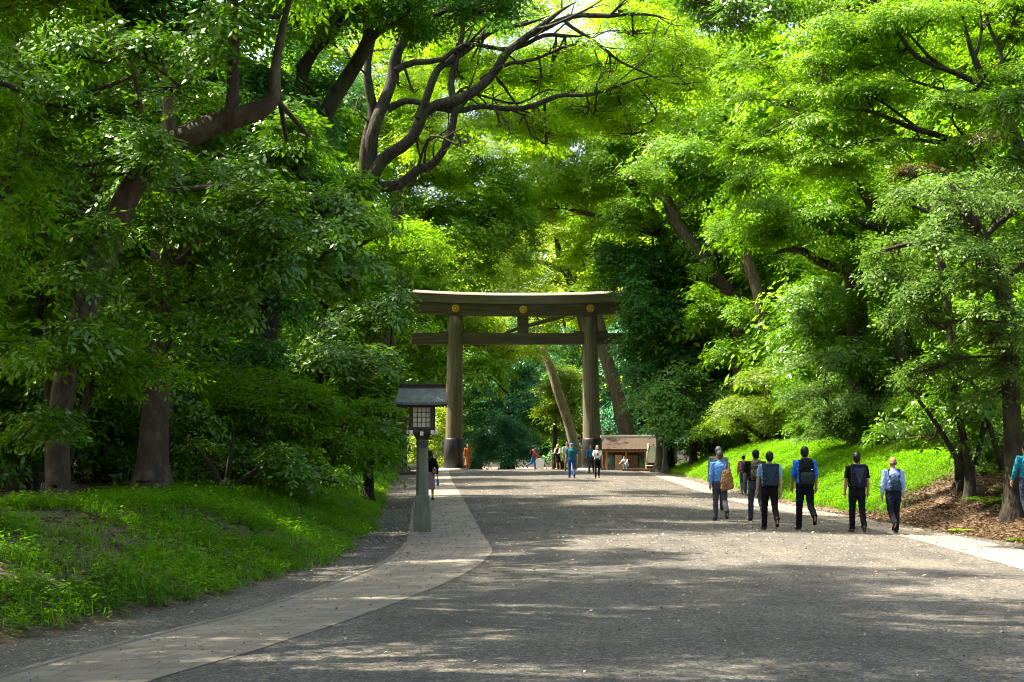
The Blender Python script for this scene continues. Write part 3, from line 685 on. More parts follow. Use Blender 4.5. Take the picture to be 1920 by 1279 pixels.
    T('dark_evergreen', 'tall column of dark blue green foliage overlapping the right end of the gate', 'tree', 96,
      [[(1246, 840, 34), (1244, 700, 30), (1236, 560, 24), (1226, 470, 14), (1222, 430, 8)]],
      [(1220, 500, 60, 50, 3), (1180, 540, 50, 46, 2.6), (1270, 500, 60, 60, 3), (1230, 590, 60, 44, 3), (1290, 600, 60, 54, 3), (1200, 660, 40, 40, 2.4), (1262, 680, 60, 46, 2.8), (1322, 680, 50, 50, 2.8), (1220, 740, 44, 44, 2.4), (1300, 760, 50, 40, 2.6), (1170, 480, 40, 34, 2.2), (1330, 540, 40, 50, 2.6), (1196, 700, 34, 36, 2), (1196, 560, 24, 26, 1.6, -2), (1200, 620, 24, 22, 1.6, -2), (1205, 580, 26, 40, 2, -3)],
      L_DEEP, kind='camph', csize=.95, dens=1.15, seed=49)
    T('dogwood_shrub', 'rounded pale blue green shrub by the path end, right of the gate', 'shrub', 91,
      [[(1300, 856, 16), (1296, 800, 12), (1286, 740, 7)], [(1302, 845, 10), (1330, 790, 8), (1350, 740, 5)]],
      [(1290, 720, 60, 34, 2), (1260, 770, 48, 30, 1.8), (1330, 760, 56, 40, 2), (1240, 785, 28, 18, 1.2), (1262, 800, 26, 16, 1.2), (1300, 800, 56, 20, 1.8), (1360, 795, 44, 20, 1.6)],
      L_PALE, kind='broad', csize=.85, dens=1.2, seed=50)
    T('azalea_shrub', 'broad olive yellow shrub mound above the sunlit bank, largest in the row', 'shrub', 82,
      [[(1460, 846, 18), (1450, 780, 12), (1440, 720, 7)], [(1462, 840, 12), (1510, 780, 9), (1550, 730, 5)], [(1460, 840, 12), (1400, 800, 8), (1360, 770, 5)]],
      [(1450, 720, 80, 36, 2), (1530, 680, 80, 36, 2), (1400, 770, 70, 34, 1.8), (1490, 770, 80, 36, 1.9), (1570, 740, 70, 40, 1.9), (1420, 798, 70, 18, 1.6), (1500, 800, 70, 16, 1.6), (1580, 640, 60, 30, 1.7), (1570, 800, 60, 20, 1.5)],
      L_OLIVE, kind='fine', csize=.62, dens=1.25, seed=51)
    T('azalea_shrub', 'grey green shrub with flat shaded sprays overhanging the walking men', 'shrub', 60,
      [[(1640, 850, 20), (1640, 780, 14), (1650, 700, 8)], [(1642, 840, 12), (1580, 780, 9), (1540, 740, 5)], [(1640, 840, 12), (1700, 790, 9), (1740, 750, 5)]],
      [(1620, 690, 90, 28, 1.7), (1690, 730, 80, 32, 1.7), (1600, 760, 90, 30, 1.6), (1560, 800, 90, 22, 1.4), (1650, 800, 80, 26, 1.5), (1710, 660, 80, 32, 1.7, 1), (1720, 790, 60, 34, 1.5), (1680, 835, 60, 16, 1.1)],
      L_GREY, kind='fine', csize=.55, dens=1.15, seed=52)
    T('azalea_shrub', 'fresh green shrub low on the bank between the dogwood and olive shrubs', 'shrub', 88,
      [[(1400, 850, 12), (1396, 810, 9), (1380, 780, 5)], [(1402, 845, 9), (1440, 810, 6), (1470, 790, 4)]],
      [(1380, 795, 56, 18, 1.6), (1450, 798, 56, 16, 1.5), (1340, 805, 40, 14, 1.2)],
      L_BRT, kind='broad', csize=.55, dens=1.2, seed=53)
    T('multi_stem_tree', 'small tree with several thin leaning stems rising from the brown litter', 'tree', 38,
      [[(1818, 876, 20), (1806, 820, 14), (1790, 740, 11), (1776, 660, 7)], [(1800, 872, 12), (1760, 800, 9), (1700, 720, 6)], [(1830, 872, 12), (1846, 790, 9), (1850, 720, 6)], [(1880, 880, 14), (1862, 820, 11), (1838, 740, 8), (1800, 690, 4)]],
      [(1760, 760, 70, 30, 1.3), (1820, 700, 70, 34, 1.3), (1700, 800, 60, 28, 1.2, 2), (1860, 770, 50, 34, 1.1), (1790, 820, 60, 20, 1.0, 1)],
      L_DARK, kind='broad', csize=.45, dens=.85, seed=54)
    T('overhead_tree', 'dark foliage hanging into the top edge right of centre', 'tree', 30,
      [[(2330, 800, 90), (2260, 400, 80), (2100, 0, 64), (1900, -260, 46), (1650, -300, 30)], [(1760, -300, 26), (1560, -160, 18), (1440, -60, 12), (1340, 0, 6)], [(1600, -200, 18), (1500, -60, 12), (1460, 20, 6)]],
      [(1350, 4, 70, 20, .8), (1430, 14, 70, 24, .8), (1300, -30, 90, 22, .9), (1480, -40, 110, 40, 1.2), (1640, -170, 160, 70, 1.6)],
      L_DARK, kind='broad', csize=.38, dens=1.0, bark=BARK_D, seed=55, ground=(14.5, 31))
    T('arching_tree', 'sunlit tree arching left over the avenue in front of the gate, right of centre', 'tree', 97,
      [[(1335, 850, 30), (1325, 700, 27), (1290, 560, 25), (1240, 440, 24), (1190, 350, 19), (1130, 290, 13), (1070, 260, 7)], [(1240, 440, 16), (1170, 420, 11), (1100, 400, 8), (1050, 390, 4)], [(1200, 360, 14), (1210, 280, 10), (1200, 200, 6)]],
      [(1080, 290, 100, 40, 3), (1000, 320, 80, 40, 3), (1140, 350, 80, 40, 3), (1050, 390, 70, 34, 2.6), (1100, 220, 110, 40, 3.2), (1000, 240, 90, 40, 3, 2), (1200, 220, 110, 44, 3.2, 2), (1150, 420, 60, 30, 2.4), (1250, 150, 120, 50, 3.4, 3), (1120, 130, 120, 44, 3.4, 4), (1000, 150, 100, 40, 3, 4), (1330, 100, 110, 50, 3.4, 4), (1180, 40, 130, 44, 3.4, 5), (1320, 10, 120, 44, 3.4, 5), (1000, 410, 60, 30, 2.4), (1070, 345, 70, 40, 2.8), (960, 370, 50, 40, 2.6), (1110, 470, 44, 22, 2), (1180, 300, 80, 50, 3)],
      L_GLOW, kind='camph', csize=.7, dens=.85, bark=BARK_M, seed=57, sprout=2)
    T('spreading_tree', 'pale spring green tree high behind the forked tree, left of centre', 'tree', 90,
      [[(690, 860, 36), (700, 700, 32), (720, 500, 28), (760, 350, 22), (800, 240, 14), (830, 150, 7)], [(760, 350, 14), (850, 280, 9), (920, 240, 4)]],
      [(800, 260, 90, 44, 3), (900, 300, 80, 40, 3), (860, 210, 90, 44, 3, 2), (760, 180, 90, 50, 3, 2), (930, 220, 70, 40, 3, 2), (820, 110, 100, 50, 3.2, 3), (920, 130, 90, 44, 3, 4), (720, 90, 90, 50, 3, 4), (820, 20, 110, 44, 3.2, 4), (720, 280, 60, 50, 2.6, 2), (660, 200, 70, 60, 3, 3), (640, 90, 80, 60, 3, 3), (610, 30, 80, 50, 3, 5), (700, 20, 80, 50, 3, 5), (560, 120, 70, 60, 3, 5), (870, 335, 70, 34, 2.6, 2), (830, 320, 60, 30, 2.4, 0), (800, 350, 60, 30, 2.4, 2)],
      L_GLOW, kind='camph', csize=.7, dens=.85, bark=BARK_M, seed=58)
    # ---- beyond the gate
    T('golden_tree', 'pale yellow tree behind the gate with wiry branches above the lintel', 'tree', 126,
      [[(1120, 850, 20), (1108, 700, 19), (1090, 590, 18), (1070, 530, 16), (1050, 480, 13), (1040, 430, 9), (1030, 380, 5)],
       [(1060, 510, 9), (1010, 490, 7), (980, 510, 4)], [(1052, 485, 8), (1090, 450, 6), (1110, 420, 3)], [(1085, 580, 10), (1030, 600, 8), (960, 620, 6), (900, 650, 3)], [(1070, 530, 8), (1110, 500, 6), (1140, 500, 3)]],
      [(1040, 440, 80, 24, 3.6), (990, 500, 60, 22, 3), (1090, 500, 60, 22, 3), (1000, 560, 90, 20, 3.6), (900, 600, 80, 22, 3.4, 3), (1060, 600, 80, 20, 3.4, 4), (850, 630, 70, 22, 3, 3), (950, 655, 80, 16, 3, 2), (1110, 400, 60, 26, 3), (830, 580, 60, 20, 3, 4), (1140, 580, 50, 22, 3, 4)],
      L_YEL, kind='camph', csize=1.15, dens=.85, bark=BARK_M, seed=61, twigs=.5)
    T('broken_trunk_tree', 'bare pale leaning trunk seen through the gate opening', 'tree', 134,
      [[(1080, 850, 26), (1074, 826, 24), (1062, 780, 24), (1046, 735, 22), (1036, 700, 21), (1024, 668, 19), (1012, 640, 14), (1000, 600, 8)]],
      [(1010, 620, 44, 26, 2.6, 2), (980, 655, 40, 22, 2.4, 4)], L_DEEP, kind='camph', csize=1.1, bark=BARK_L, seed=62, flare=1.1, ws=.78)
    T('big_trunk_tree', 'thick reddish brown trunk rising behind the right pillar and kiosk', 'tree', 124,
      [[(1184, 850, 44), (1176, 815, 40), (1162, 760, 36), (1148, 710, 33), (1134, 660, 30), (1124, 610, 28), (1112, 560, 24), (1090, 480, 16)]],
      [(1120, 420, 80, 50, 4, 2), (1060, 380, 80, 50, 4, 3), (1180, 380, 80, 60, 4, 2), (1110, 470, 50, 40, 3, -3), (1120, 525, 40, 26, 2.5, -3)], L_GLOW, kind='camph', csize=1.0, bark=BARK_M, seed=63, flare=1.1, ws=.76)
    T('rounded_bush', 'low rounded blue green bush under the middle of the gate', 'shrub', 130,
      [[(955, 880, 10), (953, 850, 8), (950, 820, 5)]],
      [(945, 835, 44, 30, 2), (975, 855, 36, 22, 1.8), (915, 850, 34, 26, 1.8), (955, 800, 34, 24, 1.8)], L_TEAL, kind='broad', csize=.95, dens=1.25, seed=64)
    T('yellowish_bush', 'yellow green bush behind the bare leaning trunk', 'shrub', 138,
      [[(1040, 880, 12), (1040, 820, 9), (1042, 760, 5)]],
      [(1030, 740, 34, 26, 2), (1070, 730, 34, 26, 2), (1040, 780, 38, 22, 2), (1080, 790, 26, 24, 1.8), (1056, 700, 30, 20, 1.8)], L_OLIVE, kind='camph', csize=1.0, dens=1.2, seed=65)
    T('pale_bush', 'pale cream green bush behind the lantern post, left of the gate', 'shrub', 112,
      [[(795, 872, 10), (795, 840, 8), (797, 800, 5)]],
      [(800, 800, 26, 24, 1.6), (790, 840, 26, 24, 1.6), (812, 850, 20, 20, 1.4), (775, 860, 16, 14, 1.2), (820, 790, 20, 22, 1.4)], L_YEL, kind='camph', csize=.8, dens=1.2, seed=66)
    T('mounded_tree', 'pale green rounded tree between the left pillar and the leaning trunk', 'tree', 132,
      [[(800, 880, 16), (802, 780, 13), (806, 680, 9)]],
      [(800, 680, 40, 30, 2.6), (830, 650, 36, 26, 2.4), (785, 730, 30, 30, 2.2), (850, 700, 30, 30, 2.2), (820, 760, 30, 30, 2.2), (880, 690, 26, 26, 2, 3)], L_PALE, kind='camph', csize=1.05, dens=1.15, seed=67)

    # ---- woods behind: a few kinds, each tree an object of its own
    def proto(seed, leaf, kind, h, w, csize, bark, dens=.9):
        rng = np.random.RandomState(seed)
        tr = [(0, 0, -.4, .42), (.1, 0, .5, .34), (rng.normal(0, .3), rng.normal(0, .3), h * .35, .28), (rng.normal(0, .7), rng.normal(0, .5), h * .65, .18), (rng.normal(0, .8), rng.normal(0, .5), h * .92, .06)]
        limbs = [tr]
        for k in range(4):
            a = k * 1.57 + rng.uniform(-.4, .4); z = h * rng.uniform(.32, .6)
            limbs.append([(tr[2][0], tr[2][1], z, .13), (math.cos(a) * w * .4, math.sin(a) * w * .4, z + h * .10, .08), (math.cos(a) * w * .8, math.sin(a) * w * .8, z + h * .16, .03)])
        es = []
        for k in range(15):
            t = k / 14; z = h * (.16 + .78 * t); ww = w * (.85 if t < .6 else .85 - .9 * (t - .6)) * rng.uniform(.8, 1.1)
            a = k * 2.4; rr = ww * rng.uniform(.45, .75) * (1 - .6 * (t > .9))
            es.append((math.cos(a) * rr, math.sin(a) * rr, z, w * rng.uniform(.42, .58), w * rng.uniform(.42, .58), w * rng.uniform(.28, .40)))
        return build_tree('forest_tree', 'forest tree', 'tree', limbs, es, leaf, kind=kind, csize=csize, dens=dens, bark=bark, seed=seed, twigs=.15, base=np.zeros(3))
    kinds = {
        'deep': (proto(101, L_DEEP, 'lite', 19, 5.2, 1.0, BARK_D, .52), 'tall dark green tree deep in the wood'),
        'mid':  (proto(102, L_MID, 'lite', 18, 5.4, 1.0, BARK_M, .52), 'tall mid green leafy tree in the wood'),
        'brt':  (proto(103, L_BRT, 'lite', 19, 5.6, 1.05, BARK_M), 'tall sunlit spring green tree rising over the wood'),
        'teal': (proto(104, L_TEAL, 'lite', 15, 5.4, 1.1, BARK_D), 'blue green tree in the shaded wood behind the gate'),
        'yel':  (proto(105, L_YEL, 'lite', 20, 5.6, 1.1, BARK_M), 'tall pale yellow green tree rising behind the gate'),
    }
    def bush(seed, leaf, kind, h, w):
        rng = np.random.RandomState(seed)
        limbs = [[(0, 0, -.3, .05), (.05, 0, h * .3, .04), (.1, .1, h * .7, .02)]] + [[(0, 0, .05, .035), (math.cos(a) * w * .3, math.sin(a) * w * .3, h * .4, .025), (math.cos(a) * w * .6, math.sin(a) * w * .6, h * .7, .01)] for a in (.4, 2.2, 4.1)]
        es = [(math.cos(k * 2.4) * w * .5 * rng.uniform(.4, 1), math.sin(k * 2.4) * w * .5 * rng.uniform(.4, 1), h * (.18 + .72 * k / 9), w * .5, w * .5, h * .17) for k in range(10)]
        return build_tree('understorey_shrub', 'shrub', 'shrub', limbs, es, leaf, kind=kind, csize=.6, dens=.9, seed=seed, twigs=.25, base=np.zeros(3))
    kinds.update({
        'bdark': (bush(111, L_DARK, 'broad', 3.2, 2.2), 'dark leafy understorey shrub'),
        'bmid': (bush(112, L_MID, 'fine', 3.0, 2.3), 'mid green understorey shrub'),
        'bgrey': (bush(113, L_GREY, 'broad', 3.4, 2.2), 'grey green understorey shrub'),
    })
    used = set()
    rng = np.random.RandomState(77)
    def put(k, x, y, sc=1.0, where=''):
        root, lab = kinds[k]
        loc = (x, y, Hs(x, y) - .1); rz = rng.uniform(0, 6.28); sc *= rng.uniform(.92, 1.1)
        label = lab + where
        grp = lab + where + ', one of several'
        if k not in used:
            used.add(k); root.location = loc; root.rotation_euler = (0, 0, rz); root.scale = (sc,) * 3; root['label'] = label; root['group'] = grp
        else: dup_tree(root, loc, rz, sc, label, grp)
    lw = ' left of the avenue'; rw = ' right of the avenue'; bw = ' beyond the gate'
    # added trees with crowns outside the view, put in to shade the road
    for (x, y, sd, z0, z1, x0, x1, ne, lab) in ((-8.6, 7, 201, 9.5, 15, 1, 12, 9, 'unseen broad limbed tree added to shade the near left of the avenue'), (-9.2, 19, 202, 10, 16, 1, 12, 8, 'unseen broad limbed tree added to shade the avenue beside the leaning trunk'),
                        (-8.0, -8, 203, 9.5, 16, 1, 12, 8, 'unseen broad limbed tree added for shade behind the viewpoint on the left'), (-12.5, 36, 204, 12, 18, 2, 13, 8, 'tall limbed tree added to shade the avenue behind the stout pale trunk'),
                        (-13, 43, 205, 14.5, 21, 2, 14, 8, 'tall limbed tree added to shade the avenue above the dark glossy shrub'),
                        (12.5, 14, 207, 9, 15, -12, 1, 9, 'broad limbed tree added for shade on the right bank, outside the view'), (-9.0, 13, 208, 8.5, 14, 1, 13, 9, 'broad limbed tree added for shade on the left bank, outside the view')):
        g = Hs(x, y); r_ = np.random.RandomState(sd); hh = z1 + 1
        lim = [[(x, y, g - .3, .6), (x, y, g + .4, .46), (x + .3, y, g + hh * .25, .36), (x + .6, y + .4, g + hh * .5, .28), (x + 1., y + .6, g + hh * .75, .18), (x + 1.2, y + .6, g + hh, .06)]]
        es = []
        for k in range(ne):
            tx, ty, tz = x + x0 + (x1 - x0) * (k + r_.uniform(0, 1)) / ne, y + r_.uniform(-6, 6), g + r_.uniform(z0, z1)
            lim.append([(x + .6, y + .4, g + z0 * .62 + k * .4, .17), ((x + tx) / 2, (y + ty) / 2, tz - 1.2, .11), (tx, ty, tz, .04)])
            es.append((tx, ty, tz, r_.uniform(1.6, 2.8), r_.uniform(1.6, 2.8), r_.uniform(.6, 1.0)))
        for k in range(7): es.append((x + r_.uniform(-4, 4), y + r_.uniform(-5, 5), g + r_.uniform(z0 + 1, z1 + 3), 2.6, 2.6, 1.2))
        build_tree('added_shade_tree', lab, 'tree', lim, es, L_MID, kind='camph', csize=.6, dens=.75, bark=BARK_D, seed=sd, twigs=.3, bough=5)
    # left wood, rows going back
    for (k, x, y, s) in [('deep', -13, 22, 1.0), ('mid', -13.5, 33, 1.0), ('deep', -12.5, 44, 1.0), ('deep', -12.5, 54, 1.0), ('mid', -12.5, 66, 1.0), ('deep', -12, 78, 1.05), ('brt', -13, 90, 1.15), ('deep', -14, 100, 1.15),
                         ('deep', -20, 30, 1.2), ('deep', -20, 40, 1.2), ('mid', -20, 52, 1.2), ('deep', -20, 62, 1.2), ('deep', -20, 74, 1.2), ('mid', -20, 88, 1.3), ('deep', -28, 46, 1.3), ('deep', -28, 60, 1.3), ('deep', -28, 76, 1.4),
                         ('deep', -13, 10, 1.1), ('deep', -12, -2, 1.1), ('mid', -11, -12, 1.1), ('deep', -19, 4, 1.2)]:  # this row is unseen, added for its shade on the near road
        put(k, x, y, s, lw)
    for (k, x, y, s) in [('bdark', -9.8, 30, .9), ('bmid', -11.5, 34, 1), ('bdark', -9.2, 38, 1), ('bmid', -12.5, 40, 1.1), ('bdark', -8.6, 43, 1.1), ('bdark', -10, 48, 1.2), ('bmid', -7.8, 50, 1.1), ('bdark', -8, 56, 1.2), ('bdark', -8.2, 63, 1.2), ('bmid', -8.4, 70, 1.2), ('bdark', -9.2, 77, 1.3), ('bdark', -9.4, 84, 1.3), ('bmid', -14, 46, 1.2), ('bdark', -15, 38, 1.2), ('bdark', -12, 29, .9), ('bdark', -13, 56, 1.3), ('bdark', -14, 68, 1.3)]:
        put(k, x, y, s, lw)
    for (k, x, y, s) in [('bgrey', 15, 44, 1), ('bdark', 14.2, 40, .8), ('bmid', 15.6, 50, 1), ('bdark', 15.8, 56, 1.1), ('bmid', 15.8, 64, 1.1), ('bgrey', 15.6, 72, 1.1), ('bmid', 15.6, 80, 1.1), ('bdark', 15.2, 88, 1.2), ('bdark', 16.5, 38, 1), ('bgrey', 18, 46, 1.2), ('bdark', 17, 54, 1.2), ('bmid', 17, 62, 1.2), ('bdark', 12.5, 96, 1.1), ('bgrey', 19, 40, 1.2), ('bdark', 16.5, 34, 1.0), ('bdark', 13.8, 104, 1.2)]:
        put(k, x, y, s, rw)
    for (k, x, y, s) in [('bmid', 14.2, 54, .62), ('bgrey', 14.2, 59, .62), ('bmid', 14.2, 66, .66), ('bdark', 14.2, 71, .66), ('bmid', 14.2, 76, .7), ('bdark', 14.2, 83, .7), ('bmid', 13.6, 90, .7), ('bgrey', 14.2, 48.5, .55), ('bdark', 14.6, 44, .5), ('bmid', 16.5, 38, .6), ('bdark', 15.5, 51, .8), ('bdark', 12.7, 43.2, .5), ('bmid', 15.4, 43.5, .8), ('bdark', 13.6, 40.5, .5), ('bmid', 15.6, 61, .9), ('bdark', 15.6, 68, .9), ('bgrey', 15.6, 79, .9), ('bmid', 15.4, 86, .9), ('bdark', 16.5, 56, 1.0), ('bmid', 16.5, 74, 1.0)]:
        put(k, x, y, s, rw)
    # right wood
    for (k, x, y, s) in [('mid', 19, 30, .8), ('deep', 21, 40, .85), ('mid', 20, 50, .95), ('brt', 19, 60, .95), ('mid', 18, 70, .9), ('brt', 17, 82, 1.0), ('brt', 16, 94, 1.05), ('deep', 27, 46, 1.1), ('mid', 27, 58, 1.15), ('brt', 27, 70, 1.2), ('brt', 25, 84, 1.25), ('mid', 25, 98, 1.3), ('deep', 17, 110, 1.0), ('brt', 35, 80, 1.4), ('brt', 34, 100, 1.4), ('brt', 14.5, 100, 1.3), ('brt', 24, 64, 1.5), ('brt', 21.5, 54, 1.4), ('brt', 21, 74, 1.5), ('brt', 20, 86, 1.6), ('brt', 30, 66, 1.7), ('brt', 24, 44, 1.2), ('mid', 17.5, 47, .9)]:
        put(k, x, y, s, rw)
    # beyond the gate
    for x, k, y, s in [(-22, 'deep', 118, 1.1), (-15, 'brt', 120, 1.1), (18, 'deep', 124, 1.1), (24, 'brt', 124, 1.3), (-13, 'teal', 150, 1.0), (-6, 'deep', 156, .9), (0, 'teal', 158, 1.0), (6, 'deep', 154, .9), (12, 'teal', 150, 1.05), (18, 'teal', 146, 1.0),  # dark kinds among the teal put the wood's shade into leaf colour
                       (-30, 'deep', 150, 1.3), (-20, 'mid', 160, 1.35), (-10, 'yel', 172, 1.3), (-1, 'yel', 178, 1.35), (8, 'yel', 174, 1.3), (17, 'yel', 168, 1.35), (26, 'brt', 160, 1.4), (35, 'brt', 150, 1.5),
                       (-4, 'brt', 196, 1.7), (6, 'brt', 198, 2.0), (-9, 'brt', 126, 1.5), (-16, 'mid', 132, 1.5), (22, 'brt', 134, 1.6), (30, 'brt', 122, 1.6), (16, 'brt', 194, 1.7), (-15, 'brt', 192, 1.7), (27, 'brt', 186, 1.7), (-28, 'mid', 184, 1.6), (40, 'mid', 176, 1.7), (-40, 'deep', 170, 1.6)]:
        put(k, x, y, s, bw)
# ------------------------------------------------------------------ built things
def M(name, c, rough=.6, metallic=0, spec=.4, emit=None):
    m, nt, out = newmat(name)
    p = N(nt, 'ShaderNodeBsdfPrincipled'); p.inputs['Base Color'].default_value = (*c, 1)
    p.inputs['Roughness'].default_value = rough; p.inputs['Metallic'].default_value = metallic; p.inputs['Specular IOR Level'].default_value = spec
    nt.links.new(p.outputs[0], out.inputs['Surface']); return m

class MB:
    """bmesh collector"""
    def __init__(s): s.bm = bmesh.new()
    def box(s, c, size, rot=None, taper=1.0, bev=0):
        sx, sy, sz = [v / 2 for v in size]
        vs = []
        for dz in (-1, 1):
            k = 1 if dz < 0 else taper
            for dx, dy in ((-1, -1), (1, -1), (1, 1), (-1, 1)):
                v = Vector((dx * sx * k, dy * sy * k, dz * sz))
                if rot is not None: v = rot @ v
                vs.append(s.bm.verts.new(v + Vector(c)))
        fs = [s.bm.faces.new([vs[i] for i in f]) for f in ((3, 2, 1, 0), (4, 5, 6, 7), (0, 1, 5, 4), (1, 2, 6, 5), (2, 3, 7, 6), (3, 0, 4, 7))]
        if bev:
            es = {e for f in fs for e in f.edges}
            bmesh.ops.bevel(s.bm, geom=list(es), offset=bev, segments=2, affect='EDGES', profile=.5)
        return s
    def ring(s, rings, close=True, cap=True, smooth=True):
        """loft closed rings of points"""
        R_ = [[s.bm.verts.new(Vector(p)) for p in r] for r in rings]
        n = len(R_[0])
        for a, b in zip(R_, R_[1:]):
            for i in range(n):
                f = s.bm.faces.new((a[i], a[(i + 1) % n], b[(i + 1) % n], b[i])); f.smooth = smooth
        if cap:
            s.bm.faces.new(R_[0][::-1]); s.bm.faces.new(R_[-1])
        return s
    def lathe(s, prof_, c=(0, 0, 0), n=24, smooth=True, sq=(1, 1)):
        return s.ring([[(c[0] + r * sq[0] * math.cos(i / n * 2 * math.pi), c[1] + r * sq[1] * math.sin(i / n * 2 * math.pi), c[2] + z) for i in range(n)] for r, z in prof_], smooth=smooth)
    def bar(s, a, b, r, n=8):
        a, b = Vector(a), Vector(b); d = (b - a).normalized(); u = d.orthogonal().normalized(); v = d.cross(u)
        return s.ring([[p + r * (math.cos(i / n * 6.2832) * u + math.sin(i / n * 6.2832) * v) for i in range(n)] for p in (a, b)])
    def build(s, name, mat, parent=None, loc=(0, 0, 0)):
        bmesh.ops.recalc_face_normals(s.bm, faces=s.bm.faces)
        me = bpy.data.meshes.new(name); s.bm.to_mesh(me); s.bm.free()
        for m in (mat if isinstance(mat, (list, tuple)) else [mat]): me.materials.append(m)
        return obj(name, me, parent, loc)

def build_things():
    # ---------------- the great wooden gate
    wood = noisy('weathered_cypress', [(.28, (.055, .047, .029)), (.5, (.135, .116, .074)), (.72, (.245, .215, .145))], scale=3.2, stretch=(3.2, 3.2, .12), detail=8, bump=.5, dist=.03, second=(.7, (.10, .098, .045), .6))
    beam = noisy('weathered_beam', [(.28, (.042, .034, .024)), (.5, (.092, .075, .054)), (.75, (.165, .138, .102))], scale=3.0, stretch=(.14, 3, 3), detail=8, bump=.4, dist=.02, second=(.5, (.085, .080, .04), .5))
    copper = noisy('grey_roof_cap', [(.3, (.15, .135, .108)), (.7, (.29, .262, .215))], scale=3, stretch=(.2, 3, 3), bump=.25, second=(.6, (.15, .14, .08), .5))
    iron = noisy('black_sheathing', [(.3, (.008, .0075, .008)), (.7, (.022, .019, .019))], scale=4, stretch=(4, 4, .3), bump=.2, rough=.42, spec=.5)
    gold = noisy('gold_leaf', [(.3, (.72, .42, .05)), (.7, (.92, .60, .10))], scale=8, bump=.1, rough=.45, metallic=.15)
    oldgold = noisy('old_gold', [(.3, (.20, .11, .02)), (.7, (.34, .20, .04))], scale=8, bump=.1, rough=.6)
    D = 104.0
    b = P(980, 880, D); bx = b[0]
    root = empty('torii_gate', (bx, D, Hs(bx, D)))
    tag(root, 'huge weathered timber torii gate with three gold flower crests spanning the avenue', 'gate')
    z0 = root.location.z
    px = lambda x: (x - 980) / F * D          # local x of a pixel column
    pz = lambda y: EH + (HY - y) / F * D - z0    # local z of a pixel row
    for cxp, cxt in ((851, 853.5), (1110, 1106.5)):
        mb = MB(); xb, xt = px(cxp), px(cxt)
        rings = []
        for t in np.linspace(0, 1, 14):
            z = -.5 + (pz(593) + .5) * t; r = .60 - .115 * t ** .9; c = xb + (xt - xb) * t
            rings.append([(c + r * math.cos(a) * (1 + .010 * math.sin(5 * a + cxp)), r * math.sin(a), z) for a in np.arange(32) / 32 * 2 * math.pi])
        mb.ring(rings); p = mb.build('pillar', wood, root)
        mb = MB()
        mb.ring([[(xb + (xt - xb) * .08 + r * math.cos(a), r * math.sin(a), z) for a in np.arange(40) / 40 * 2 * math.pi] for r, z in ((.655, -.5), (.655, pz(824)), (.63, pz(822.5)), (.56, pz(822.5)))])
        mb.build('base_sheath', iron, p)
        mb = MB()
        mb.ring([[(xb + r * math.cos(a), r * math.sin(a), z) for a in np.arange(32) / 32 * 2 * math.pi] for r, z in ((.98, -.5), (.94, .06), (.80, .10))])
        mb.build('footing', noisy('gate_granite', [(.3, (.16, .15, .14)), (.7, (.34, .32, .3))], scale=20, bump=.2), root)
    # curved double lintel: sections along x
    def lintel(x0, x1, ylo, yhi, dep, rise, name, mat, slant=0.0, top_dep=None):
        mb = MB(); rings = []; top_dep = top_dep or dep
        for t in np.linspace(-1, 1, 41):
            x = (x0 + x1) / 2 + (x1 - x0) / 2 * t; up = rise * abs(t) ** 2.2; sx = slant * (1 if t > 0 else -1) * (abs(t) > .999)
            rings.append([(x, -dep / 2, pz(ylo) + up), (x, dep / 2, pz(ylo) + up), (x + sx, top_dep / 2, pz(yhi) + up * 1.12), (x + sx, -top_dep / 2, pz(yhi) + up * 1.12)])
        mb.ring(rings, smooth=False); return mb.build(name, mat, root)
    lintel(px(752), px(1208), 593, 571.5, .86, .27, 'lower_lintel', beam, .12)
    lintel(px(746), px(1214), 571.2, 556, .98, .27, 'upper_lintel', copper, .18, 1.12)
    mb = MB(); rings = []
    for t in np.linspace(-1, 1, 41):            # ridged weather cap
        x = px(980) + (px(1216) - px(744)) / 2 * t * 1.0; up = .27 * abs(t) ** 2.2 * 1.1
        rings.append([(x, -.66, pz(556) + up), (x, .66, pz(556) + up), (x, .60, pz(554) + up), (x, .04, pz(549.5) + up), (x, -.04, pz(549.5) + up), (x, -.60, pz(554) + up)])
    mb.ring(rings, smooth=False); mb.build('weather_cap', copper, root)
    MB().box(((px(771) + px(1189)) / 2, 0, (pz(625) + pz(646)) / 2), (px(1189) - px(771), .52, pz(625) - pz(646)), bev=.02).build('tie_beam', beam, root)
    MB().box((px(980.5), 0, (pz(592) + pz(625)) / 2), (px(991) - px(970), .50, pz(590) - pz(625)), bev=.01).build('centre_strut', beam, root)
    for a, b_ in ((823, 841), (868, 886), (1076, 1093), (1121, 1139)):
        hi_l, hi_r = (619.5, 621.5) if a in (823, 1076) else (621.5, 619.5)
        mb = MB(); w = .40
        mb.ring([[(px(a), -w / 2, pz(625)), (px(a), w / 2, pz(625)), (px(a), w / 2, pz(hi_l)), (px(a), -w / 2, pz(hi_l))],
                 [(px((a + b_) / 2), -w / 2, pz(625)), (px((a + b_) / 2), w / 2, pz(625)), (px((a + b_) / 2), w / 2, pz(622)), (px((a + b_) / 2), -w / 2, pz(622))],
                 [(px(b_), -w / 2, pz(625)), (px(b_), w / 2, pz(625)), (px(b_), w / 2, pz(hi_r)), (px(b_), -w / 2, pz(hi_r))]], smooth=False)
        mb.build('wedge', beam, root)
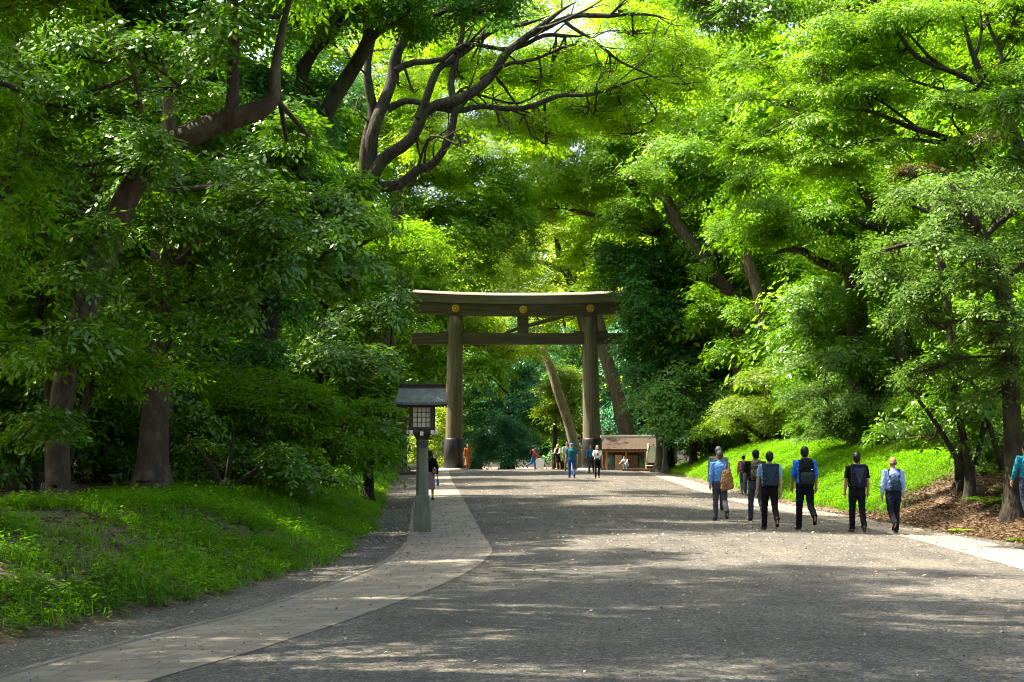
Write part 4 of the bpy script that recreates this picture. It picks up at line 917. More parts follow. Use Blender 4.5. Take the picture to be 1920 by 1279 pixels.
    for cxp, cyp in ((854.5, 579.5), (981, 581.5), (1106.5, 579.5)):
        mb = MB(); bm = mb.bm; n = 16; R0 = .262; c = Vector((px(cxp), -.45, pz(cyp)))
        for k in range(n):                     # sixteen rounded petals, then the boss
            a0 = (k + .5) / n * 2 * math.pi
            def q(r, da, y): return bm.verts.new(c + Vector((r * math.sin(a0 + da), y, r * math.cos(a0 + da))))
            h = math.pi / n * .80
            v = [q(.055, 0, -.05), q(R0 * .80, -h, -.018), q(R0 * .94, -h * .75, -.02), q(R0, 0, -.028), q(R0 * .94, h * .75, -.02), q(R0 * .80, h, -.018), q(R0 * .72, 0, -.062)]
            for i in range(5): bm.faces.new((v[i + 1], v[i + 2] if i < 4 else v[5], v[6])) if i < 4 else None
            bm.faces.new((v[0], v[1], v[6])); bm.faces.new((v[5], v[0], v[6]))
        k0 = len(bm.verts); mb.lathe([(.058, .0), (.052, .03), (.03, .045), (.004, .048)], n=16); bm.verts.ensure_lookup_table()
        for v in bm.verts[k0:]:
            y = v.co.z; v.co = c + Vector((v.co.x, -y - .015, v.co.y))
        cr = mb.build('crest', gold, root)
        mb = MB(); mb.bar(c + Vector((0, -.012, 0)), c + Vector((0, .03, 0)), R0 * .97, 40); mb.build('backplate', oldgold, cr)

    # ---------------- wooden lanterns
    conc = noisy('lantern_post_stone', [(.3, (.10, .105, .078)), (.7, (.215, .215, .17))], scale=7, stretch=(1, 1, .35), bump=.25, second=(2.2, (.15, .16, .10), .7))
    roofm = noisy('copper_roof', [(.3, (.060, .088, .080)), (.7, (.150, .185, .165))], scale=9, stretch=(1, .3, 1), bump=.2, rough=.55, second=(3, (.09, .08, .06), .5))
    dark = noisy('lantern_timber', [(.3, (.030, .020, .014)), (.7, (.085, .058, .040))], scale=9, bump=.3, rough=.7)
    paper = noisy('paper_pane', [(.3, (.56, .52, .40)), (.7, (.72, .68, .54))], scale=4, bump=0, rough=.8)
    white = M('white_paint', (.75, .75, .72), .6)
    verd = noisy('verdigris_band', [(.3, (.03, .045, .045)), (.7, (.08, .11, .105))], scale=12, bump=.2)
    def lantern(loc, label, rz=0):
        root = empty('lantern', loc); root.rotation_euler = (0, 0, rz); tag(root, label, 'lantern', 'lanterns lining the avenue')
        s = .302
        def octo(w, z, ch=.26): 
            c = w * ch; h = w / 2
            return [(-h + c, -h, z), (h - c, -h, z), (h, -h + c, z), (h, h - c, z), (h - c, h, z), (-h + c, h, z), (-h, h - c, z), (-h, -h + c, z)]
        MB().box((0, 0, .20), (.36, .36, .62), bev=.012).build('plinth', conc, root)
        mb = MB(); mb.ring([octo(.288, .50, .04), octo(.284, .74, .06), octo(.255, .78, .20), octo(.232, 1.86, .24), octo(.232, 1.96, .24)], smooth=False); mb.build('post', conc, root)
        mb = MB(); mb.ring([octo(.252, 1.80, .24), octo(.252, 1.90, .24)], smooth=False)
        for sx in (-1, 0, 1):               # hanging points of the collar
            mb.ring([[(sx * .075 - .035, -.136, 1.80), (sx * .075 + .035, -.136, 1.80), (sx * .075, -.136, 1.745)], [(sx * .075 - .035, -.128, 1.80), (sx * .075 + .035, -.128, 1.80), (sx * .075, -.128, 1.745)]], smooth=False)
        mb.build('collar', verd, root)
        mb = MB()
        mb.ring([octo(.24, 1.93, .1), octo(.30, 1.99, .1), octo(.36, 2.04, .04), octo(.54, 2.06, .03), octo(.54, 2.13, .03)], smooth=False); mb.build('bracket', dark, root)
        for dx, dy in ((-.22, -.282), (0, -.305), (.22, -.282), (-.282, -.20), (.282, -.20), (-.282, .20), (.282, .20), (-.22, .282), (0, .305), (.22, .282)):
            MB().box((dx, dy, 2.085 if dx else 2.055), (.07, .07, .085), bev=.008).build('beam_end', white, root)
        # lamp house
        w, zb, zt = .50, 2.13, 2.66
        hb = MB()
        for sx in (-1, 1):
            for sy in (-1, 1): hb.box((sx * (w / 2 - .03), sy * (w / 2 - .03), (zb + zt) / 2), (.075, .075, zt - zb))
        for z, h in ((zb + .03, .06), (zt - .03, .06)):
            for s_ in (-1, 1):
                hb.box((0, s_ * (w / 2 - .03), z), (w - .136, .068, h)); hb.box((s_ * (w / 2 - .03), 0, z), (.068, w - .136, h))
        frame = hb.build('lamp_frame', dark, root)
        for s_, ax in ((-1, 0), (1, 0), (-1, 1), (1, 1)):
            off = s_ * (w / 2 - .045)
            mb = MB(); mb.box((0, off, (zb + zt) / 2) if not ax else (off, 0, (zb + zt) / 2), ((w - .14), .012, zt - zb - .12) if not ax else (.012, (w - .14), zt - zb - .12))
            pane = mb.build('paper_panel', paper, frame)
            lat = MB(); o2 = s_ * (w / 2 - .032)
            for k in range(1, 4):
                u = (-.5 + k / 4) * (w - .14)
                lat.box((u, o2, (zb + zt) / 2) if not ax else (o2, u, (zb + zt) / 2), (.013, .012, zt - zb - .12) if not ax else (.012, .013, zt - zb - .12))
            for k in range(1, 4):
                z = zb + .06 + (zt - zb - .12) * k / 4
                lat.box((0, o2 - s_ * .002, z) if not ax else (o2 - s_ * .002, 0, z), (w - .14, .012, .013) if not ax else (.012, w - .14, .013))
            lat.build('lattice', dark, frame)
        # gabled roof, ridge along x, flared eaves
        W, Dp, ze, zr = 1.08, .94, 2.665, 3.02
        mb = MB(); rings = []
        for t in np.linspace(-1, 1, 21):
            x = W / 2 * t; e = .02 * abs(t) ** 3; k = 1
            pr = [(-Dp / 2, ze - .02 + e), (-Dp / 2, ze + .03 + e), (-Dp * .36, ze + .115), (-Dp * .22, ze + .215), (-.07, zr - .01), (.07, zr - .01), (Dp * .22, ze + .215), (Dp * .36, ze + .115), (Dp / 2, ze + .03 + e), (Dp / 2, ze - .02 + e)]
            sh = 1 - .10 * 0
            rings.append([(x * (1 - .10 * max(0, (z - ze) / (zr - ze))), y, z) for y, z in pr])
        mb.ring(rings, smooth=False)
        roof = mb.build('roof', roofm, root)
        mb = MB()                              # courses of sheet copper laid on the slope
        for sgn in (-1, 1):
            P2 = [(-Dp / 2, ze + .03), (-Dp * .36, ze + .115), (-Dp * .22, ze + .215), (-.07, zr - .01)]
            for k in range(1, 9):
                q = k / 9 * 3; i = min(2, int(q)); f = q - i
                y = P2[i][0] + (P2[i + 1][0] - P2[i][0]) * f; z = P2[i][1] + (P2[i + 1][1] - P2[i][1]) * f
                mb.box((0, sgn * -y * -1 if sgn < 0 else -y, z + .004), (W * (1 - .10 * (z - ze) / (zr - ze)) - .006, .02, .012))
        mb.build('course', roofm, roof)
        mb = MB(); mb.box((0, 0, zr + .018), (W * .86, .15, .06), bev=.008); mb.box((0, 0, zr + .065), (W * .90, .19, .030), bev=.006); mb.build('ridge', dark, roof)
        for k in range(15):
            x = -W * .46 + k * W * .92 / 14
            MB().box((x, 0, ze - .035), (.025, Dp - .02, .03)).build('rafter', dark, roof)
        return root
    p = P(792, 990, 33.5); lantern((p[0], 33.5, Hs(p[0], 33.5)), 'nearest tall wooden lantern on a stone post beside the left paved strip')
    p = P(1247, 876, 94); lantern((p[0] + .0, 94, Hs(p[0], 94)), 'distant lantern half hidden in leaves at the right bank near the kiosk')

    # ---------------- kiosk by the right pillar
    shing = noisy('bark_shingle', [(.3, (.028, .018, .012)), (.7, (.085, .056, .040))], scale=5, stretch=(4, 1, 1), bump=.9, dist=.05)
    newwood = noisy('new_timber', [(.3, (.30, .150, .070)), (.7, (.46, .25, .12))], scale=4, stretch=(4, 4, .3), bump=.15)
    tan = noisy('tan_panel', [(.3, (.42, .27, .13)), (.7, (.52, .35, .18))], scale=3, bump=.1)
    brown = noisy('brown_panel', [(.3, (.10, .055, .038)), (.7, (.19, .11, .075))], scale=4, bump=.1)
    glass = M('dark_glass', (.02, .07, .07), .08, 0, .8)
    capm = noisy('ridge_cap', [(.3, (.42, .41, .36)), (.7, (.58, .56, .50))], scale=3, bump=.1)
    d = 116.0; s = F / d; c = P(1190, 884, d)
    root = empty('kiosk', (c[0], d, c[2])); tag(root, 'small new timber kiosk with a brown shingle roof beside the right pillar', 'kiosk')
    X = lambda p_: (p_ - 1190) / s
    W0, W1 = X(1129), X(1250); hw = (W1 - W0) / 2; xc = (W0 + W1) / 2; dep = 3.0; zt = 1.55
    mb = MB()
    mb.ring([[(W0 - .15, -.55, zt - .03), (W1 + .15, -.55, zt - .03), (W1 + .15, dep + .55, zt - .03), (W0 - .15, dep + .55, zt - .03)],
             [(W0 - .15, -.55, zt + .08), (W1 + .15, -.55, zt + .08), (W1 + .15, dep + .55, zt + .08), (W0 - .15, dep + .55, zt + .08)],
             [(W0 + .25, dep / 2 - .2, zt + .92), (W1 - .25, dep / 2 - .2, zt + .92), (W1 - .25, dep / 2 + .2, zt + .92), (W0 + .25, dep / 2 + .2, zt + .92)]], smooth=False)
    roof = mb.build('roof', shing, root)
    for k in range(7):                      # courses of shingles
        t = k / 7; z = zt + .10 + .84 * t
        for sg in (0, 1):
            y = (-.56 + (dep / 2 + .36) * t) if not sg else (dep + .56 - (dep / 2 + .36) * t)
            MB().box((xc, y + (.10 if not sg else -.10), z), (W1 - W0 + .3 - .78 * t, .26, .035), rot=Matrix.Rotation(R(23 if not sg else -23), 3, 'X')).build('course', shing, roof)
    MB().box((xc, dep / 2, zt + 1.0), (W1 - W0 + .1, .5, .2), bev=.02).build('ridge', capm, roof)
    for k in range(18): MB().box((W0 + (W1 - W0) * k / 17, -.30, zt - .075), (.07, .48, .08)).build('rafter', newwood, roof)
    for xp in (1137.5, 1174, 1210, 1246):
        MB().box((X(xp), 0, (zt - .12) / 2 + .03), (.13, .13, zt - .17), bev=.01).build('post', newwood, root)
    MB().box((xc, 0, zt - .06 - .03), (W1 - W0, .11, .12)).build('beam', newwood, root)
    MB().box((xc, .0, .02), (W1 - W0 + .1, .3, .08)).build('sill', tan, root)
    MB().box((xc, dep / 2 + .3, zt / 2), (W1 - W0 - .1, dep - .5, zt - .1)).build('wall', brown, root)
    for a, b_, m_, nm in ((1139, 1152, glass, 'window'), (1153, 1167, tan, 'door'), (1168, 1172, brown, 'panel'), (1176, 1196, brown, 'door'), (1198, 1208, glass, 'window')):
        MB().box(((X(a) + X(b_)) / 2, .035, .62), (X(b_) - X(a), .05, 1.12)).build(nm, m_, root)
    # ---------------- folding sign board near the kiosk
    gm = noisy('board_green', [(.3, (.17, .20, .14)), (.7, (.24, .27, .19))], scale=3, bump=.05)
    alu = M('aluminium', (.62, .62, .58), .4, .6)
    d = 101.0; c = P(1222, 884, d); g = Hs(c[0], d); k = d / F
    root = empty('sign_board', (c[0], d, g)); tag(root, 'grey green notice board on a white folding easel at the foot of the right bank', 'sign'); root.rotation_euler = (0, 0, -.25)
    zt = EH + (HY - 832) * k - g
    for y in (-.05, .45):
        mb = MB(); yt = .15
        mb.bar((-.42, y, 0), (-.26 if y < 0 else -.22, yt, zt), .018); mb.bar((.42, y, 0), (.40, yt, zt), .018); mb.bar((-.40, y + (.03 if y < 0 else -.03), .35), (.42, y + (.03 if y < 0 else -.03), .35), .014); mb.build('frame', alu, root)
    rot = Matrix.Rotation(R(-9), 3, 'X')
    MB().box((.07, .075, zt * .62), (.62, .02, zt * .62), rot=rot).build('board', gm, root)
    c = P(1012, 880, 113)
    root = empty('sign_board', (c[0], 113, Hs(c[0], 113))); tag(root, 'plain white upright board beyond the crest beside the woman in pink', 'sign')
    rt = Matrix.Rotation(R(8), 3, 'Y')
    MB().box((0, 0, .48), (.62, .03, .72), rot=rt, bev=.005).build('board', white, root)
    MB().bar((-.22, .02, 0), (-.2, .02, .3), .02).build('leg', alu, root); MB().bar((.22, .02, 0), (.2, .02, .3), .02).build('leg', alu, root)
    # ---------------- fallen timber kerb under the sign
    c = P(1205, 884, 100)
    MBk = MB(); MBk.box((0, 0, .06), (2.6, .24, .2), bev=.02); tag(MBk.build('timber_edging', noisy('old_board', [(.3, (.09, .05, .03)), (.7, (.2, .12, .07))], scale=5, stretch=(.3, 3, 3), bump=.3), None, (c[0], 100, Hs(c[0], 100))), 'low brown timber edging at the foot of the right bank', 'edging')
    p = P(752, 885, 90)
    MBk = MB(); MBk.box((0, 0, .05), (1.7, 1.6, .18), bev=.02); tag(MBk.build('tree_kerb', noisy('old_board_dark', [(.3, (.05, .03, .02)), (.7, (.12, .08, .05))], scale=5, bump=.3), None, (p[0], 90.6, Hs(p[0], 90.6))), 'low dark timber kerb round the trunk left of the gate', 'edging')
    # ---------------- cars past the crest
    tyre = M('tyre_rubber', (.02, .02, .02), .8); rim = M('wheel_rim', (.5, .5, .5), .35, .8); cg = M('car_glass', (.02, .03, .03), .06, 0, .8)
    def car(loc, rz, paint, label):
        root = empty('parked_car', loc); root.rotation_euler = (0, 0, rz); tag(root, label, 'car')
        def sec(x, w, zb, zt): return [(x, -w, zb), (x, w, zb), (x, w, zt * .82 + zb * .18), (x, w * .9, zt), (x, -w * .9, zt), (x, -w, zt * .82 + zb * .18)]
        mb = MB(); mb.ring([sec(-2.1, .70, .35, .68), sec(-2.0, .80, .25, .82), sec(-1.2, .84, .22, .90), sec(.9, .84, .22, .92), sec(1.7, .82, .24, .88), sec(2.05, .74, .30, .80)]); body = mb.build('body', paint, root)
        mb = MB(); mb.ring([[(x * k_ + .1, y * w_, z) for x, y in ((-1.3, -.8), (1.55, -.8), (1.55, .8), (-1.3, .8))] for z, k_, w_ in ((.88, 1, 1), (1.15, .90, .93), (1.40, .72, .80))], smooth=False); mb.build('window', cg, root)
        mb = MB(); mb.ring([[(x + .1, y, z) for x, y in ((-.98, -.655), (1.14, -.655), (1.14, .655), (-.98, .655))] for z in (1.385, 1.44)]); mb.build('roof', paint, root)
        for xx, kk in ((-1.22, -.93), (.15, .15), (1.46, 1.12)):
            mb = MB()
            for sy in (-1, 1): mb.bar((xx + .1, sy * .80, .88), (kk + .1, sy * .645, 1.41), .035, 6)
            mb.build('pillar', paint, root)
        for wx in (-1.3, 1.3):
            for sy in (-1, 1):
                mb = MB(); mb.bar((wx, sy * .66, .31), (wx, sy * .86, .31), .31, 24); w = mb.build('wheel', tyre, root)
                mb = MB(); mb.bar((wx, sy * .84, .31), (wx, sy * .868, .31), .19, 20); mb.build('rim', rim, w)
        for sy in (-1, 1):
            MB().box((2.02, sy * .55, .66), (.1, .28, .14), bev=.02).build('headlight', white, root)
        return root
    c = P(1092, 872, 140); car((c[0], 140, Hs(c[0], 140)), math.pi, M('lime_paint', (.42, .56, .12), .3), 'small lime green car whose roof shows over the crest of the road')
    c = P(728, 870, 118); car((c[0], 118, Hs(c[0], 118)), .1, M('silver_paint', (.62, .64, .66), .3, .4), 'silver car glimpsed beyond the left bank')

# ------------------------------------------------------------------ ground cover and litter (nobody could count these)
def build_cover():
    rng = np.random.RandomState(3)
    def blade_tuft(n=13, up=1.0, w=.030):
        out = []
        for k in range(n):
            az = rng.uniform(0, 6.28); lean = rng.uniform(.3, 1.25); d = np.array([math.cos(az), math.sin(az), 0]); s = np.array([-d[1], d[0], 0])
            b = rng.normal(0, .42, 3) * [1, 1, 0]; h = rng.uniform(.45, 1.15) * up
            p1 = b + d * lean * h * .35 + [0, 0, h * .62]; p2 = b + d * lean * h + [0, 0, h * (.95 - lean * .35)]
            out.append([b - s * w * .5, b + s * w * .5, p1 + s * w, p1 - s * w]); out.append([p1 - s * w, p1 + s * w, p2 + s * w * .1, p2 - s * w * .1])
        return np.array(out)
    def herb(n=15):
        out = []
        for k in range(n):
            az = rng.uniform(0, 6.28); d = np.array([math.cos(az), math.sin(az), 0]); h = rng.uniform(.15, 1.05); b = rng.normal(0, .38, 3) * [1, 1, 0] + [0, 0, h]
            t = d + [0, 0, rng.uniform(-.3, .35)]; t /= np.linalg.norm(t); s = np.cross(t, [0, 0, 1]); s /= np.linalg.norm(s); l = rng.uniform(.32, .62); w = l * rng.uniform(.18, .36)
            out.append([b, b + t * l * .45 + s * w * .5, b + t * l, b + t * l * .45 - s * w * .5])
        return np.array(out)
    TB = [blade_tuft() for _ in range(5)]; TH = [herb() for _ in range(5)]
    def scatter(name, label, X, Y, size, Ts, mat, kind='stuff', lift=-.01, free=False):
        X = np.asarray(X); Y = np.asarray(Y); Z = H(X, Y) + lift
        VV, TT = [], []
        pick = rng.randint(0, len(Ts), len(X)); a = rng.uniform(0, 6.28, len(X))
        lowf = .5 + .5 * wob(X, Y, 1.1, 4.)
        for k, t in enumerate(Ts):
            s = np.where(pick == k)[0]
            ca, sa = np.cos(a[s]), np.sin(a[s]); x, y, z = t[..., 0], t[..., 1], t[..., 2]
            v = np.stack([x[None] * ca[:, None, None] - y[None] * sa[:, None, None], x[None] * sa[:, None, None] + y[None] * ca[:, None, None], np.broadcast_to(z, (len(s),) + z.shape)], -1)
            v = v * size[s][:, None, None, None] + np.stack([X[s], Y[s], Z[s]], -1)[:, None, None]
            if free: TT.append(rng.uniform(0, 1, (len(s), len(t))).ravel()); VV.append(v.reshape(-1, 3)); continue
            VV.append(v.reshape(-1, 3))
            tt = np.clip(.45 * lowf[s] + .30 * rng.uniform(0, 1, len(s)), 0, 1)[:, None] + rng.uniform(0, .25, (len(s), len(t))); TT.append(tt.ravel())
        V = np.vstack(VV); o = obj(name, mesh_np(name, V, np.arange(len(V)).reshape(-1, 4), mats=[mat], tint=np.concatenate(TT)))
        return tag(o, label, 'ground cover', kind=kind)
    # left bank
    n = 38000; y = 8 + 82 * rng.uniform(0, 1, n) ** 1.7; t = rng.uniform(-.05, 1, n) ** 1 * 4.6
    x = footL(y) + .22 * wob(y * 0, y, .9, 2.) - t - .1 - .25 * rng.uniform(0, 1, n)
    patch = wob(x, y, .55, 9.) + .5 * wob(x, y, 1.7, 2.)
    keep = (patch > -.75 + .35 * (t > 3.2) + .9 * (t > 4.2) + .85 * ((y < 22) & (t > 1.5)) + .35 * (y < 18) - .4 * (t < .9)) & (rng.uniform(0, 1, n) < .95)
    bare = (x < -4.6) & (y < 21.5) & (wob(x, y, 1.3, 6.) + .4 * wob(x, y, 3.1, 1.) > -.15 - .25 * np.clip(-x - 5, 0, 3)); keep = keep & ~(bare & (rng.uniform(0, 1, n) < .8))
    x, y = x[keep], y[keep]; h = rng.uniform(.09, .24, len(x)); cut = rng.uniform(0, 1, len(x)) < .25
    scatter('grass', 'lush bright green grass and fern covering the left bank', x[cut], y[cut], h[cut] * 1.15, TB, L_GRASS)
    scatter('ground_cover', 'low broad leaved herbs growing through the grass of the left bank', x[~cut], y[~cut], h[~cut] * 1.1, TH, L_GRASS)
    # right bank
    n = 30000; y = 38 + 68 * rng.uniform(0, 1, n) ** 1.25; t = rng.uniform(0, 5.2, n)
    x = footR(y) + .2 * wob(y * 0, y, .8, 5.) + t + .15
    lit = np.clip((y - 40.5 - 1.1 * t + .0) / 3.5, 0, 1)
    keep = rng.uniform(0, 1, n) < lit
    x, y = x[keep], y[keep]; h = rng.uniform(.13, .30, len(x))
    scatter('grass', 'sunlit yellow green grass covering the right bank beyond the leaf litter', x, y, h, TB + TH, L_GRASS)
    # fallen leaves: brown litter on banks and under trees
    def flat(n=5, spread=.5):
        out = []
        for k in range(n):
            b = rng.normal(0, spread, 3) * [1, 1, 0] + [0, 0, rng.uniform(.02, .25)]; az = rng.uniform(0, 6.28); t = np.array([math.cos(az), math.sin(az), rng.uniform(-.45, .45)]); t /= np.linalg.norm(t)
            s = np.cross(t, [rng.normal(0, .3), rng.normal(0, .3), 1]); s /= np.linalg.norm(s); l = rng.uniform(.5, 1.); w = l * .55
            out.append([b, b + t * l * .45 + s * w * .5 + [0, 0, .06], b + t * l, b + t * l * .45 - s * w * .5 + [0, 0, .06]])
        return np.array(out)
    TF = [flat() for _ in range(6)]
    n = 38000; y = 22 + 32 * rng.uniform(0, 1, n); t = rng.uniform(-.3, 9, n); x = footR(y) + t; keep = rng.uniform(0, 1, n) < np.clip(1.2 - (y - 40 - t) / 5, .12, 1)
    x1, y1 = x[keep], y[keep]
    n = 11000; y = 10 + 34 * rng.uniform(0, 1, n); t = rng.uniform(0, 1, n) ** .7 * 9; x2 = footL(y) - t + .15; y2 = y
    X = np.concatenate([x1, x2]); Y = np.concatenate([y1, y2])
    scatter('fallen_leaves', 'brown leaf litter carpeting the banks under the trees', X, Y, rng.uniform(.06, .13, len(X)), TF, L_DEAD, lift=.0, free=True)
    one = [flat(1, .0) for _ in range(8)]
    n = 62000; y = 7 + 75 * rng.uniform(0, 1, n) ** 2.1; x = footL(y) + rng.uniform(0, 1, n) * (footR(y) - footL(y))
    edge = np.minimum(x - footL(y), footR(y) - x); keep = (rng.uniform(0, 1, n) < np.clip(1.25 - edge / 2.2, .42, 1))
    x, y = x[keep], y[keep]
    scatter('fallen_leaves', 'small pale and dark leaf bits scattered over the gravel and paving', x, y, rng.uniform(.022, .070, len(x)) * np.clip(y / 22, .8, 1.5), one, L_BITS, lift=.012, free=True)
    # the small plants one can pick out on the litter bank
    def plant(px_, py_, d, label, n, size, leaf, name='fern'):
        p = P(px_, py_, d); g = Hs(p[0], d); root = empty(name, (p[0], d, g)); tag(root, label, name)
        for k in range(n):
            a = k / n * 6.28 + rng.uniform(-.3, .3); d_ = np.array([math.cos(a), math.sin(a), 0]); L_ = size * rng.uniform(.75, 1.1)
            ts = np.linspace(0, 1, 9); pts = np.array([d_ * L_ * t_ + np.array([0, 0, L_ * (.75 * t_ - .62 * t_ * t_)]) for t_ in ts])
            g_ = Geo(); g_.tube(pts, np.linspace(.008, .003, 9), 4); V, Q = g_.arrays(); q4, q3 = quads_clean(Q)
            qs = []
            for i in range(1, 36):
                t_ = i / 36; q = d_ * L_ * t_ + np.array([0, 0, L_ * (.75 * t_ - .62 * t_ * t_)]); s_ = np.array([-d_[1], d_[0], -.15])
                w = L_ * .20 * math.sin(math.pi * min(1, t_ * .9 + .1)) ** .7
                for sg in (-1, 1):
                    e = q + s_ * np.array([sg, sg, 1]) * w + d_ * w * .25; qs.append([q, q + (e - q) * .5 + d_ * .018, e, q + (e - q) * .5 - d_ * .018])
            qv = np.array(qs).reshape(-1, 3); nV = len(V); V = np.vstack([V, qv]); q4 = np.vstack([q4, np.arange(len(qv)).reshape(-1, 4) + nV])
            obj('frond', mesh_np('frond', V, q4, q3, mats=[leaf], tint=rng.uniform(0, 1, len(q4) + len(q3))), root)
    plant(1855, 905, 36.5, 'dark green fern on top of the brown litter bank', 9, .8, L_MID)
    plant(1885, 870, 38, 'lime green fern with one tall upright frond behind the dark one', 7, .9, L_BRT)
    plant(1800, 965, 34.0, 'small yellow green seedling alone on the brown litter slope', 8, .36, L_YEL, 'seedling')
    plant(1912, 1000, 30.5, 'low green fern tuft at the foot of the litter bank, right edge', 8, .34, L_MID)
# ------------------------------------------------------------------ people
def loft(mb, pts, rad, seg=12, ref=(0, 1, 0)):
    """closed tapered tube; rad entries are r or (r_side, r_front)"""
    pts = [Vector(p) for p in pts]; rings = []
    for i, p in enumerate(pts):
        d = (pts[min(i + 1, len(pts) - 1)] - pts[max(i - 1, 0)])
        d = d.normalized() if d.length > 1e-6 else Vector((0, 0, 1))
        rf = Vector(ref); u = rf.cross(d)
        if u.length < .2: u = Vector((1, 0, 0)).cross(d)
        u.normalize(); v = d.cross(u)
        r = rad[i]; ru, rv = (r, r) if not isinstance(r, tuple) else r
        rings.append([p + u * ru * math.cos(a) + v * rv * math.sin(a) for a in [k / seg * 2 * math.pi for k in range(seg)]])
    mb.ring(rings)

def ellip(mb, c, r, rot=None, n=14, m=9):
    rings = []
    for j in range(1, m):
        t = math.pi * j / m
        ring = []
        for k in range(n):
            a = k / n * 2 * math.pi
            v = Vector((r[0] * math.sin(t) * math.cos(a), r[1] * math.sin(t) * math.sin(a), -r[2] * math.cos(t)))
            if rot is not None: v = rot @ v
            ring.append(v + Vector(c))
        rings.append(ring)
    mb.ring(rings)

def fuse(mb, name, mat, parent, vox=.012, smooth=2, fold=0.0, seed=0, cut=None):
    """union of closed shells into one continuous skin"""
    bmesh.ops.recalc_face_normals(mb.bm, faces=mb.bm.faces)
    me = bpy.data.meshes.new('tmp'); mb.bm.to_mesh(me); mb.bm.free()
    o = bpy.data.objects.new('tmp', me); col.objects.link(o)
    m = o.modifiers.new('r', 'REMESH'); m.mode = 'VOXEL'; m.voxel_size = vox; m.use_smooth_shade = True
    if smooth:
        s = o.modifiers.new('s', 'SMOOTH'); s.factor = .5; s.iterations = smooth
    dg = bpy.context.evaluated_depsgraph_get(); dg.update()
    res = bpy.data.meshes.new_from_object(o.evaluated_get(dg)); res.name = name
    bpy.data.objects.remove(o); bpy.data.meshes.remove(me)
    n = len(res.vertices); co = np.empty(n * 3); res.vertices.foreach_get('co', co); co = co.reshape(-1, 3)
    if fold:
        nr = np.empty(n * 3); res.vertices.foreach_get('normal', nr); nr = nr.reshape(-1, 3)
        w = np.sin(co[:, 2] * 46 + 9 * np.sin(co[:, 0] * 17 + seed) + 5 * co[:, 1]) * .6 + np.sin(co[:, 2] * 83 - co[:, 0] * 40 + seed * 2) * .4
        co = co + nr * (w * fold)[:, None]; res.vertices.foreach_set('co', co.ravel())
    res.materials.clear(); res.materials.append(mat)
    res.polygons.foreach_set('use_smooth', np.ones(len(res.polygons), bool)); res.update()
    return obj(name, res, parent)

SKIN_L = noisy('skin_light', [(.3, (.46, .27, .18)), (.7, (.56, .35, .25))], scale=12, bump=0, rough=.6)
SKIN_T = noisy('skin_tan', [(.3, (.30, .155, .095)), (.7, (.40, .22, .14))], scale=12, bump=0, rough=.6)
EYE = M('eye_dark', (.03, .02, .02), .3)

